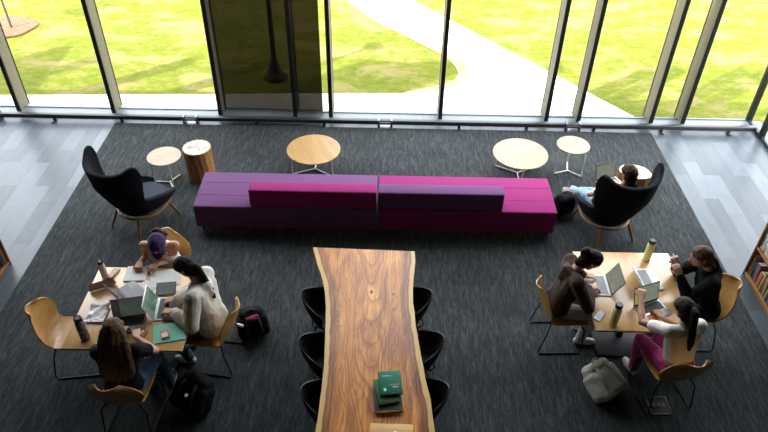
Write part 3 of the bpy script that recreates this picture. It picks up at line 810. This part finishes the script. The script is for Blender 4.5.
# ------------------------------------------------------------------ bags
def backpack(x, y, rz, w, d, h, mat, strapm, label, lean=0, tumble=False):
    t = thing('backpack', label, 'backpack', (x, y, .008), rz)
    b = MB()
    b.hull([((sx*w*.36, sy*d*.22, z), .07 if z < .2 else .055) for sx in (-1, 1) for sy in (-1, 1) for z in (.075, h*.62)])
    b.hull([((sx*w*.25, sy*d*.15, h*.80), .06) for sx in (-1, 1) for sy in (-1, 1)] + [((sx*w*.34, 0, h*.55), .06) for sx in (-1, 1)])
    m = Matrix.Rotation(lean, 4, 'X')
    b.xform(m)
    lo = min(v.co.z for v in b.bm.verts)
    off = Matrix.Translation((0, 0, -lo)); b.xform(off)
    m = off @ m
    b.remesh('body', mat, t, .010, 4, .008, 11)
    p = MB().hull([((sx*w*.26, -d*.40, z), .035) for sx in (-1, 1) for z in (.08, h*.42)]).xform(m).remesh('front_pocket', mat, t, .009, 3, .006, 14)
    for s in (-1, 1):
        MB().tube([q for q in crom([(s*w*.18, d*.36, h*.78), (s*w*.22, d*.52, h*.60), (s*w*.26, d*.50, h*.30), (s*w*.30, d*.34, .06)], 14)], .016, 8).xform(m).build('strap', strapm, t)
    MB().tube([q for q in crom([(-.05, d*.22, h*.86), (-.03, d*.26, h*.98), (.03, d*.26, h*.98), (.05, d*.22, h*.86)], 10)], .009, 8).xform(m).build('grab_handle', strapm, t)
    MB().tube([q for q in crom([(-w*.36, -d*.24, h*.50), (-w*.28, -d*.26, h*.80), (0, -d*.27, h*.88), (w*.28, -d*.26, h*.80), (w*.36, -d*.24, h*.50)], 20)], .006, 6).xform(m).build('zip', strapm, t)
    return t
cream = fabric((.56, .545, .47), 150, .9, .12); blackf = fabric((.0055, .0055, .006), 150, sheen=0)
backpack(2.36, 4.10, R(214), .34, .24, .42, cream, fabric((.44, .43, .37), 150), 'pale grey backpack lying on the carpet in front of the right study table', R(62))
t = backpack(-1.40, 4.86, R(200), .30, .26, .34, blackf, plain((.02, .02, .02), .5), 'black backpack with a red lining on the carpet beside the grey hoodie wearer', R(25))
MB().hull([((-.05, -.0, .32), .03), ((.05, .02, .32), .03), ((0, .05, .34), .02)]).remesh('red_lining', fabric((.13, .005, .010)), t, .008, 3, .006, 20)
MB().hull([((.12, .06, .29), .02), ((.16, .02, .29), .015)]).remesh('white_tag', M['paper'], t, .006, 2)
t = backpack(-1.90, 3.86, R(150), .36, .28, .42, blackf, plain((.02, .02, .02), .5), 'black backpack on the carpet beside the long-haired person, in deep shade', R(40))
MB().box((-.02, -.02, .30), (.03, .035, .012), .4, .004).build('white_tag', M['paper'], t)
backpack(2.40, 7.14, R(30), .28, .20, .36, blackf, plain((.02, .02, .02), .5), 'black backpack standing between the magenta sofa and the occupied wing chair', R(8))
t = thing('floor_box', 'open floor socket box with a metal rim in the carpet under the near chair', 'floor socket', (2.82, 4.06, .008), R(2))
f = MB()
for a in ((-.10, 0, .012, .21), (.10, 0, .012, .21)): f.box((a[0], a[1], .006), (a[2], a[3], .012), 0, .002)
for s in (-1, 1): f.box((0, s*.10, .006), (.21, .012, .012), 0, .002)
f.build('rim', plain((.16, .17, .17), .5, .4), t)
MB().box((0, 0, .003), (.19, .19, .005)).build('plate', M['black_metal'], t)
for k in range(3): MB().box((-.05+.05*k, .0, .008), (.035, .05, .006), 0, .002).build('socket', plain((.16, .03, .02), .5), t)

# ------------------------------------------------------------------ bookcases
BCOL = [(.30, .03, .03), (.04, .06, .16), (.58, .55, .46), (.05, .13, .09), (.45, .20, .06), (.03, .03, .035), (.50, .44, .30), (.22, .05, .09), (.10, .19, .28), (.62, .60, .56), (.16, .10, .05), (.52, .34, .10)]
BNAME = ['red', 'navy blue', 'cream', 'dark green', 'orange brown', 'black', 'beige', 'maroon', 'slate blue', 'off-white', 'dark brown', 'mustard']
ORD = ['first', 'second', 'third', 'fourth', 'fifth', 'sixth', 'seventh', 'eighth', 'ninth', 'tenth', 'eleventh', 'twelfth', 'thirteenth', 'fourteenth', 'fifteenth', 'sixteenth', 'seventeenth', 'eighteenth', 'nineteenth', 'twentieth', 'twenty-first', 'twenty-second']
def bookcase(xf, xb, y0, y1, label, shelves, pal, side):
    d = abs(xb-xf); s = 1 if xb > xf else -1
    t = thing('bookcase', label, 'bookcase', ((xf+xb)/2, (y0+y1)/2, 0))
    L = y1-y0
    for yy in (-L/2+.011, L/2-.011): MB().box((0, yy, .66), (d, .022, 1.32), 0, .002).build('side_panel', M['case_wood'], t)
    MB().box((s*(d/2-.006), 0, .66), (.012, L-.04, 1.30)).build('back_panel', M['case_wood'], t)
    for z in (.045, .455, .885, 1.308): MB().box((-s*.003, 0, z), (d-.012, L-.045, .024), 0, .002).build('shelf', M['case_wood'], t)
    MB().box((-s*(d/2-.02), 0, .017), (.016, L-.05, .034)).build('plinth', M['case_wood'], t)
    for zi, (z, name, cols) in enumerate(shelves):
        y = y1-.028; k = 0; rnd = random.Random(int(z*100)+side)
        lean = 0
        while y > y0+.08 and k < len(ORD):
            w = rnd.uniform(.018, .042); h = rnd.uniform(.20, .29); dd = rnd.uniform(.15, .21)
            ci = rnd.choice(cols)
            lean = R(8) if (k % 7 in (3, 4, 5)) else 0
            foot = h*math.sin(lean)
            yy = y-w/2-(foot if k % 7 == 3 else 0)
            if yy < y0+.06: break
            bt = thing('book', '%s book on the %s shelf of the %s bookcase, %s from the far end' % (BNAME[ci], name, 'right' if side else 'left', ORD[k]), 'book',
                       (xf+s*(.03+dd/2), yy, z), 0, 'books in the %s bookcase' % ('right' if side else 'left'))
            m = Matrix.Translation((0, -w/2, 0)) @ Matrix.Rotation(-lean, 4, 'X') @ Matrix.Translation((0, w/2, 0))
            m = Matrix.Rotation(-lean, 4, 'X') if lean else Matrix.Identity(4)
            lz = w/2*math.sin(lean)+.001
            m = Matrix.Translation((0, 0, lz)) @ m
            c = MB().box((0, 0, h/2), (dd, w, h), 0, .002).xform(m).build('cover', plain(BCOL[ci], .6), bt)
            MB().box((s*.004, 0, h/2+.0012), (dd-.014, w*.7, h)).xform(m).build('page_block', M['paper'], bt)
            y -= w/max(.5, math.cos(lean))+.0015+(foot if k % 7 == 3 else 0); k += 1
bookcase(4.46, 4.80, 4.75, 6.03, 'wooden bookcase full of books at the right edge of the floor', [(.058, 'lower', [0, 1, 2, 3, 4, 5, 7, 8, 11]), (.468, 'upper', [2, 6, 9, 9, 10, 2])], None, 1)
bookcase(-4.58, -4.90, 5.2, 5.96, 'dark wooden bookcase at the left edge of the floor', [(.058, 'lower', [0, 1, 8, 5, 10, 4]), (.468, 'upper', [2, 6, 9, 10])], None, 0)
# ------------------------------------------------------------------ people
def ik(a, b, la, lb, pole):
    """joint between a and b for limb lengths la, lb bending towards pole; returns joint, end"""
    a, b = V(a), V(b); d = b-a; L = d.length; n = d.normalized()
    if L > (la+lb)*.995: L = (la+lb)*.995; b = a+n*L
    x = (la*la-lb*lb+L*L)/(2*L); h = math.sqrt(max(0, la*la-x*x))
    p = V(pole); p = p-n*p.dot(n)
    p = p.normalized() if p.length > 1e-4 else V((0, 0, 1))
    return a+n*x+p*h, b
def frame(f, upv=(0, 0, 1)):
    f = V(f).normalized(); r = f.cross(V(upv)).normalized(); u = r.cross(f).normalized()
    return r, f, u
def hand(mb, wrist, d, palm, side, curl=.5, grip=0):
    """palm, four fingers and a thumb; d = finger direction, palm = way the palm faces, side = +1 left / -1 right"""
    d = V(d).normalized(); n = V(palm); n = (n-d*n.dot(d)).normalized()
    w = d.cross(n)*side                   # towards the thumb
    W = V(wrist)
    kn = [W+d*.082+w*o for o in (.031, .0105, -.0105, -.030)]
    mb.hull([(W+w*.016, .017), (W-w*.016, .017), (kn[0], .0115), (kn[3], .0105), (W+d*.045+w*.028, .014), (W+d*.04-w*.026, .013)])
    for k, (p, L) in enumerate(zip(kn, (.068, .077, .071, .056))):
        fan = w*(.12-.085*k); a = d+fan; pts = [p]; ang = .25
        for q, s in enumerate((.46, .30, .24)):
            ang += curl*(1.1 if q else .7)
            pts.append(pts[-1]+(a.normalized()*math.cos(ang)+n*math.sin(ang))*L*s)
        mb.chain(pts, [.0092, .0085, .0078, .0068])
    b = W+d*.028+w*.028+n*.006
    t1 = b+(d*.62+w*.62+n*(.25+grip)).normalized()*.042; t2 = t1+(d*.85+w*.15+n*(.3+grip)).normalized()*.034
    mb.chain([b, t1, t2], [.0135, .0105, .0085])
def person(label, pelvis, neck, head, face, heading, hands, feet, elbow, knee, skin, top, legs, shoes, hair,
           sleeve='long', loose=.012, handdir=None, curl=(.5, .5), palm=((0, 0, -1), (0, 0, -1)), grip=(0, 0), seat=.475, style='', shoem=None, sole=None, sh_w=.168, look_up=(0, 0, 1)):
    base = V((pelvis[0], pelvis[1], .008)); t = thing('person', label, 'person', base)
    P, N, H = (V(q)-base for q in (pelvis, neck, head))
    hd = V((math.cos(R(heading)), math.sin(R(heading)), 0)); rt = hd.cross(V((0, 0, 1)))   # to the person's right
    sp = (N-P).normalized()
    sd = [-1, 1]                                                       # left, right
    S = [N-sp*.045+rt*s*sh_w+hd*.012 for s in sd]
    HIP = [P+rt*s*.088 for s in sd]
    Hn = [V(q)-base for q in hands]; Ft = [V(q)-base for q in feet]
    E, W = [], []
    for i in (0, 1):
        e, w = ik(S[i], Hn[i], .285, .245, elbow[i]); E.append(e); W.append(w)
    K, A = [], []
    for i in (0, 1):
        k, a = ik(HIP[i], Ft[i]+V((0, 0, .075)), .415, .40, knee[i]); K.append(k); A.append(a)
    r, f, u = frame(face, look_up)
    h = lambda x, y, z: H+r*x+f*y+u*z
    # ---- body, one continuous surface
    b = MB()
    mid = P.lerp(N, .52)+hd*.015
    b.hull([(HIP[0]+V((0, 0, .02)), .088), (HIP[1]+V((0, 0, .02)), .088), (P+sp*.13-rt*.06, .078), (P+sp*.13+rt*.06, .078)])
    b.hull([(P+sp*.12-rt*.058, .078), (P+sp*.12+rt*.058, .078), (mid+rt*.075, .080), (mid-rt*.075, .080)])
    b.hull([(mid+rt*.072, .082), (mid-rt*.072, .082), (N-sp*.09+rt*.105, .066), (N-sp*.09-rt*.105, .066), (N-sp*.03, .055)])
    for s in S: b.hull([(s, .052), (N-sp*.05+(s-N)*.3, .055)])
    b.chain([N-sp*.05, N+(H-N)*.30, h(0, -.012, -.04)], [.058, .050, .050])
    for i in (0, 1):
        b.chain([S[i], S[i].lerp(E[i], .45), E[i]], [.050, .043, .035])
        b.chain([E[i], E[i].lerp(W[i], .35), W[i]], [.036, .037, .024])
        dd = V(handdir[i]) if handdir else (W[i]-E[i])
        if not handdir: dd.z *= .25
        b.hull([(W[i], .024), (W[i]+dd.normalized()*.012, .019)])
        hand(b, W[i]+dd.normalized()*.012, dd, palm[i], 1 if i == 0 else -1, curl[i], grip[i])
        b.chain([HIP[i], HIP[i].lerp(K[i], .5), K[i]], [.090, .076, .056])
        b.chain([K[i], K[i].lerp(A[i], .35), A[i]], [.056, .052, .034])
        fo = V(Ft[i]-K[i]); fo = hd
        b.hull([(A[i], .034), (A[i]+V((0, 0, -.04)), .032), (A[i]+fo*.13+V((0, 0, -.052)), .024)])
    # head
    b.hull([(h(0, -.030, .026), .079), (h(0, .018, .030), .076), (h(0, -.015, .045), .072)])
    b.hull([(h(0, .022, .020), .070), (h(0, .060, -.082), .027), (h(.036, .018, -.058), .030), (h(-.036, .018, -.058), .030)])
    b.hull([(h(0, .090, .008), .008), (h(0, .108, -.028), .0105), (h(.010, .096, -.032), .008), (h(-.010, .096, -.032), .008)])
    b.hull([(h(0, .084, -.054), .010), (h(.014, .078, -.054), .008), (h(-.014, .078, -.054), .008)])
    for s in sd: b.hull([(h(s*.078, -.012, .008), .010), (h(s*.080, -.016, -.024), .007), (h(s*.084, -.024, .014), .008)])
    b.remesh('body', skin, t, .0062, 3)
    ew = plain((.75, .73, .70), .3); ir = plain((.03, .018, .01), .25); lipm = plain((.42, .14, .12), .5)
    for s in sd:
        e = MB().hull([(h(s*.031, .076, .004), .0125)]).build('eye', ew, t)
        MB().hull([(h(s*.031, .0845, .003), .0058)]).build('iris', ir, e)
        MB().chain([h(s*.016, .090, .023), h(s*.032, .089, .028), h(s*.048, .078, .023)], [.0035, .004, .003]).build('eyebrow', hair, t)
    MB().hull([(h(.018, .086, -.056), .004), (h(0, .0935, -.053), .0055), (h(-.018, .086, -.056), .004), (h(0, .092, -.060), .005)]).build('lips', lipm, t)
    # ---- hair
    m = MB()
    m.hull([(h(0, -.034, .032), .088), (h(0, .010, .048), .079), (h(0, -.02, .058), .074)])
    m.hull([(h(0, -.045, .02), .083), (h(0, -.050, -.045), .062), (h(.03, -.03, -.03), .056), (h(-.03, -.03, -.03), .056)])
    m.hull([(h(0, -.055, -.03), .066), (h(0, -.055, -.105), .050), (h(.035, -.04, -.075), .04), (h(-.035, -.04, -.075), .04)])
    for s in sd: m.hull([(h(s*.052, .030, .056), .034), (h(s*.062, -.02, .01), .027), (h(s*.058, .0, .05), .036)])
    if style == 'pony':
        m.hull([(h(0, -.115, .03), .030), (h(0, -.09, .02), .038)])
        q = h(0, -.12, .028); tail = pony_pts(q, r, f, u, P, N, hd, sp)
        m.chain(tail, [.030, .040, .041, .034, .016][:len(tail)])
    elif style == 'lowpony':
        m.hull([(h(0, -.10, -.03), .035), (h(0, -.07, -.03), .05)])
        q = h(0, -.11, -.035); tail = [q, q-f*.03-V((0, 0, .045)), N-hd*.10-sp*.06, N-hd*.115-sp*.16]
        m.chain(tail, [.030, .038, .034, .016])
    elif style == 'bun':
        m.hull([(h(0, -.135, .012), .046), (h(.012, -.155, .02), .038), (h(-.01, -.14, .045), .036)])
    elif style == 'long':
        for s in (-1, -.5, 0, .5, 1):
            y0 = -.075+.035*abs(s)
            pts = [h(s*.058, y0, .01), h(s*.085, y0-.02, -.09), N-hd*(.095-.03*abs(s))+rt*s*.105-sp*.06, N-hd*(.115-.02*abs(s))+rt*s*.115-sp*.20, N-hd*.105+rt*s*.105-sp*(.31-.04*abs(s))]
            m.chain(pts, [.052, .050, .048, .042, .018])
    elif style == 'curls':
        for k in range(9):
            a = -1.2+.3*k; m.hull([(h(.075*math.sin(a), -.115-.02*math.cos(a*3), -.01+.03*math.cos(a*2)), .034)])
        m.hull([(h(0, -.10, -.02), .05), (h(0, -.13, -.06), .035)])
    m.remesh('hair', hair, t, .007, 3, .0035, 34)
    # ---- top
    q = loose; m = MB()
    m.hull([(HIP[0]+V((0, 0, .03)), .088+q), (HIP[1]+V((0, 0, .03)), .088+q), (P+sp*.13-rt*.06, .080+q), (P+sp*.13+rt*.06, .080+q)]) if style != 'x' and sleeve != 'crop' else None
    m.hull([(P+sp*(.105 if sleeve == 'crop' else .12)-rt*.062, .080+q), (P+sp*(.105 if sleeve == 'crop' else .12)+rt*.062, .080+q), (mid+rt*.075, .083+q), (mid-rt*.075, .083+q)])
    if sleeve == 'tank':
        m.hull([(mid+rt*.070, .084+q), (mid-rt*.070, .084+q), (N-sp*.13+rt*.075, .066+q), (N-sp*.13-rt*.075, .066+q)])
        for s in sd: m.chain([N-sp*.13+rt*s*.075+hd*.035, N-sp*.02+rt*s*.075+hd*.0, N-sp*.13+rt*s*.07-hd*.04], [.045, .040, .045])
    else:
        m.hull([(mid+rt*.072, .085+q), (mid-rt*.072, .085+q), (N-sp*.09+rt*.108, .069+q), (N-sp*.09-rt*.108, .069+q), (N-sp*.045, .058+q*.5)])
        for i in (0, 1):
            m.hull([(S[i], .056+q), (N-sp*.055+(S[i]-N)*.3, .057+q)])
            if sleeve == 'long':
                m.chain([S[i], S[i].lerp(E[i], .5), E[i]], [.055+q, .050+q, .045+q])
                m.chain([E[i], E[i].lerp(W[i], .5), E[i].lerp(W[i], .93)], [.045+q, .043+q, .031+q*.8])
            else:
                m.chain([S[i], S[i].lerp(E[i], .55)], [.056+q, .052+q])
    if style_hood.get(label):
        m.hull([(N-sp*.02-hd*.075, .055), (N+rt*.075-sp*.03-hd*.045, .04), (N-rt*.075-sp*.03-hd*.045, .04), (N-sp*.11-hd*.09, .045)])
        m.chain([N+rt*.085-sp*.02+hd*.0, N+rt*.05-sp*.03+hd*.07, N-rt*.05-sp*.03+hd*.07, N-rt*.085-sp*.02], [.034, .030, .030, .034])
    m.remesh('hoodie' if style_hood.get(label) else 'shirt', top, t, .0085, 3, .005 if q > .014 else .003, 13)
    # ---- trousers
    m = MB()
    m.hull([(HIP[0]+V((0, 0, .012)), .098), (HIP[1]+V((0, 0, .012)), .098), (P+sp*.07-rt*.06, .086), (P+sp*.07+rt*.06, .086)])
    for i in (0, 1):
        m.chain([HIP[i], HIP[i].lerp(K[i], .5), K[i]], [.100, .087, .070])
        m.chain([K[i], K[i].lerp(A[i], .4), K[i].lerp(A[i], .93)], [.070, .066, .056])
    m.remesh('trousers', legs, t, .0085, 3, .004, 13)
    for i in (0, 1):
        a = A[i]; g = V((0, 0, -a.z))
        so_ = MB().hull([(V((a.x, a.y, .022))-hd*.035+rt*0, .022), (V((a.x, a.y, .022))+hd*.165, .022), (V((a.x, a.y, .022))+hd*.10+rt*.018, .024), (V((a.x, a.y, .022))+hd*.10-rt*.018, .024)])
        sh = MB().hull([(a-hd*.012+V((0, 0, -.005)), .040), (V((a.x, a.y, .045))-hd*.030, .034), (V((a.x, a.y, .042))+hd*.15, .030), (V((a.x, a.y, .045))+hd*.08, .038)]).remesh('shoe', shoem or shoes, t, .008, 3)
        dz = -min((0, ), default=0)
        so_.build('sole', sole or plain((.62, .61, .58), .6), sh)
    return dict(t=t, P=P, N=N, H=H, h=h, r=r, f=f, u=u, rt=rt, hd=hd, sp=sp, E=E, W=W, base=base)
def pony_pts(q, r, f, u, P, N, hd, sp):
    return [q, q-f*.035-V((0, 0, .03)), q.lerp(N-hd*.11-sp*.05, .62), N-hd*.115-sp*.10, N-hd*.11-sp*.19]
style_hood = {}
grey_hood = fabric((.60, .57, .49), 120, .9, .1, 2.0); brown_hood = fabric((.050, .026, .018), 120, .9, .15, 2.0)
black_top = fabric((.007, .007, .0075), 120, .95, .15, 2.0, 0); white_top = fabric((.80, .77, .71), 120, .9, .06, 1.5)
jeans = fabric((.055, .10, .17), 200, .9, .25, 1.5); pale_jeans = fabric((.22, .33, .43), 200, .9, .2, 1.5)
pink = fabric((.46, .045, .20), 160, .9, .12, 1.5); grey_pants = fabric((.40, .41, .38), 160, .9, .1, 1.5)
dark_pants = fabric((.02, .022, .028), 160, .9, .15, 1.5); teal = fabric((.03, .11, .13), 160, .9, .15, 1.0)
white_shoe = plain((.66, .64, .60), .6); dark_shoe = plain((.03, .03, .032), .6)

hair_light = hair_mat((.045, .024, .012), (.17, .095, .05))
L1 = 'person in a purple cap and white tank top bent over writing at the left table'
p = person(L1, (-2.39, 5.43, .53), (-2.40, 5.31, .985), (-2.345, 5.165, 1.10), (.06, -.62, -.78), -88,
           [(-2.40, 5.17, .80), (-2.60, 5.20, .80)], [(-2.28, 5.17, .0), (-2.47, 5.15, .0)], [(.15, .6, -.6), (-.10, .6, -.6)], [(0, -1, 1)]*2,
           M['skin_tan'], white_top, dark_pants, white_shoe, M['hair_brown'], 'tank', .008, [(-.75, -.65, 0), (.08, -1, 0)], (.7, .9), style='curls')
h = p['h']
m = MB()
m.hull([(h(0, -.030, .040), .092), (h(0, .018, .044), .088), (h(0, -.005, .075), .074)])
cp = m.remesh('cap', fabric((.040, .018, .095), 200), p['t'], .007, 3)
def brim(u, v):
    a = R(-62+124*u); ra = .085+.080*v*(math.cos(a)**.35)
    return h(math.sin(a)*.088*(1-.05*v), .004+math.cos(a)*ra, .028-.012*v-.020*math.sin(a)**2)
MB().grid(brim, 20, 8, .005).build('brim', fabric((.035, .016, .085), 200), cp)
MB().hull([(h(.014, .094, .082), .006), (h(-.014, .094, .082), .006), (h(0, .084, .098), .006)]).build('emblem', plain((.40, .16, .10), .7), cp)
# pencil in the right hand
q = V((-2.602, 5.075, .775))
t = thing('pencil', 'orange pencil in the hand of the person in the purple cap', 'pencil', q)
MB().tube([(0, .0, -.018), (-.015, .012, .0)], .001, 8, .004).build('point', plain((.5, .36, .2), .6), t)
MB().tube([(-.015, .012, .0), (-.075, .055, .10)], .004, 8).build('shaft', plain((.70, .30, .04), .4), t)

L2 = 'person in a pale grey hoodie with a dark ponytail leaning over the left table'
style_hood[L2] = 1
person(L2, (-1.73, 4.60, .535), (-1.82, 4.69, 1.02), (-1.955, 4.765, 1.155), (-.78, .12, -.62), 170,
       [(-2.06, 4.49, .80), (-2.07, 4.66, .80)], [(-2.02, 4.50, .0), (-2.05, 4.72, .0)], [(.1, -.5, -.6), (.1, .6, -.5)], [(-1, 0, 1)]*2,
       M['skin'], grey_hood, teal, white_shoe, M['hair_black'], 'long', .036, [(-1, .15, 0), (-1, -.1, 0)], (.55, .55), style='lowpony')
L3 = 'person with long brown hair and a black top seen from behind at the left table'
person(L3, (-2.39, 3.80, .53), (-2.375, 3.84, 1.03), (-2.375, 3.91, 1.185), (-.10, .86, -.50), 97,
       [(-2.50, 4.19, .80), (-2.33, 4.16, .80)], [(-2.38, 4.20, .0), (-2.15, 4.20, .0)], [(-.6, -.1, -.3), (.75, -.2, -.35)], [(0, 1, 1)]*2,
       M['skin'], black_top, jeans, dark_shoe, M['hair_long'], 'short', .012, [(.15, 1, 0), (-.35, .95, 0)], (.5, .5), style='long')
L5 = 'person in a dark brown hoodie with hair in a bun leaning over a laptop'
style_hood[L5] = 1
person(L5, (1.86, 4.95, .535), (1.965, 4.99, 1.02), (2.115, 5.00, 1.13), (.72, -.04, -.70), 0,
       [(2.13, 5.12, .80), (2.135, 4.94, .80)], [(2.20, 5.06, .0), (2.17, 4.86, .0)], [(-.1, .6, -.5), (.05, -.8, -.4)], [(1, 0, 1)]*2,
       M['skin'], brown_hood, grey_pants, white_shoe, M['hair_black'], 'long', .026, [(1, -.1, 0), (1, .12, 0)], (.5, .5), style='bun')
L6 = 'person in a black sweater with a light brown ponytail holding up a phone'
style_hood[L6] = 1
p = person(L6, (3.47, 4.97, .535), (3.34, 4.99, 1.05), (3.215, 5.02, 1.19), (-.93, .12, -.32), 178,
       [(3.03, 4.93, 1.00), (3.05, 5.12, 1.00)], [(3.10, 4.88, .0), (3.12, 5.08, .0)], [(.0, -.35, -1), (.0, .35, -1)], [(-1, 0, 1)]*2,
       M['skin'], black_top, dark_pants, dark_shoe, hair_light, 'long', .018, [(-.45, .35, .9), (-.45, .05, .9)], (.65, .75), ((-.2, 1, .2), (-.2, -1, .2)), (.3, .3), style='lowpony')
t = thing('smartphone', 'phone held up in the hands of the person in the black sweater', 'phone', (2.995, 5.055, 1.10), R(90))
mt = Matrix.Rotation(R(-26), 4, 'X') @ Matrix.Rotation(R(0), 4, 'Z')
MB().box((0, 0, 0), (.075, .009, .15), 0, .004, mat=mt).build('case', plain((.30, .31, .33), .4), t)
MB().box((0, 0, 0), (.068, .001, .142), mat=mt @ Matrix.Translation((0, -.0052, 0))).build('screen', plain((.05, .06, .07), .15), t)
L7 = 'person in a white cropped top and pink trousers with a dark ponytail'
person(L7, (2.885, 4.17, .535), (2.87, 4.265, 1.005), (2.835, 4.335, 1.145), (-.30, .82, -.48), 104,
       [(2.575, 4.66, .93), (2.78, 4.545, .80)], [(2.66, 4.47, .0), (2.90, 4.55, .0)], [(-.7, .1, -.6), (.6, -.1, -.5)], [(-.3, 1, 1)]*2,
       M['skin_tan'], white_top, pink, white_shoe, M['hair_black'], 'crop', .012, [(.25, .8, .35), (-.25, .95, -.05)], (.6, .5), ((.3, .5, -.8), (0, 0, -1)), style='pony')
L8 = 'person reclining in the wing chair with a laptop, in a black top and pale jeans'
p = person(L8, (2.83, 6.80, .475), (2.935, 6.61, .86), (2.965, 6.655, 1.035), (-.35, .90, -.25), 112,
       [(2.78, 6.86, .67), (2.99, 6.93, .67)], [(2.60, 7.55, .02), (2.72, 7.58, .0)], [(-.8, -.2, -.25), (.7, 0, -.6)], [(0, .3, 1)]*2,
       M['skin'], black_top, pale_jeans, white_shoe, M['hair_brown'], 'short', .012, [(.35, .9, 0), (-.5, .85, 0)], (.5, .5), style='')
rl = laptop(2.915, 6.99, .625, R(22), 110, 'laptop on the lap of the reader in the wing chair', M['alu'], M['keys_dark'], M['screen_olive'], .31, .215, lid=dk)
# ------------------------------------------------------------------ light, sky, camera
sun = bpy.data.lights.new('sun', 'SUN'); sun.energy = 1.7; sun.angle = R(.53); sun.color = (1, .95, .86)
so = bpy.data.objects.new('sun', sun); COL.objects.link(so)
el = R(63); d = V((.78*math.cos(el), .62*math.cos(el), -math.sin(el))).normalized()
so.rotation_euler = d.to_track_quat('-Z', 'Y').to_euler(); so.location = (-10, -10, 20)
wd = bpy.data.worlds.new('sky'); SC.world = wd; wd.use_nodes = True
t = wd.node_tree; t.nodes.clear()
o = t.nodes.new('ShaderNodeOutputWorld'); bg = t.nodes.new('ShaderNodeBackground'); sk = t.nodes.new('ShaderNodeTexSky')
sk.sky_type = 'NISHITA'; sk.sun_disc = False; sk.sun_elevation = R(50); sk.sun_rotation = R(200); sk.dust_density = 2.5; sk.air_density = 1.0
t.links.new(mixc(t, .72, sk.outputs[0], (3.35, 3.3, 3.15)), bg.inputs[0]); t.links.new(bg.outputs[0], o.inputs[0]); bg.inputs[1].default_value = .45
def portal(loc, rot, sx, sy):
    l = bpy.data.lights.new('daylight_opening', 'AREA'); l.shape = 'RECTANGLE'; l.size = sx; l.size_y = sy; l.energy = 1
    l.cycles.is_portal = True
    p = bpy.data.objects.new('daylight_opening', l); COL.objects.link(p); p.location = loc; p.rotation_euler = rot
portal((-1.5, 9.82, 3.0), (R(-90), 0, 0), 15, 6.0)
portal((-1.5, 9.0, 5.98), (0, 0, 0), 15, 1.3)
portal((6.06, 8.4, 3.0), (0, R(90), 0), 6.0, 2.8)
portal((4.9, 7.9, 5.98), (0, 0, 0), 2.2, 1.2)

F = 672.0; P = R(39.6); RO = math.atan2(26, 1369)
cam = bpy.data.cameras.new('camera'); co = bpy.data.objects.new('camera', cam); COL.objects.link(co); SC.camera = co
cam.sensor_fit = 'HORIZONTAL'; cam.sensor_width = 36; cam.lens = F/768*36; cam.clip_start = .05; cam.clip_end = 300
fw = V((0, math.cos(P), -math.sin(P))); up = V((0, math.sin(P), math.cos(P))); rt = V((1, 0, 0))
c, s = math.cos(RO), math.sin(RO)
ix = c*rt+s*up; iu = -s*rt+c*up
mw = Matrix((ix, iu, -fw)).transposed().to_4x4(); mw.translation = (0, 0, 5.8)
co.matrix_world = mw
SC.cycles.use_denoising = True
SC.cycles.max_bounces = 8; SC.cycles.transparent_max_bounces = 16
SC.cycles.sample_clamp_indirect = 6
vs = SC.view_settings; vs.view_transform = 'Standard'; vs.look = 'None'; vs.exposure = 2.36; vs.gamma = 1; vs.use_curve_mapping = False
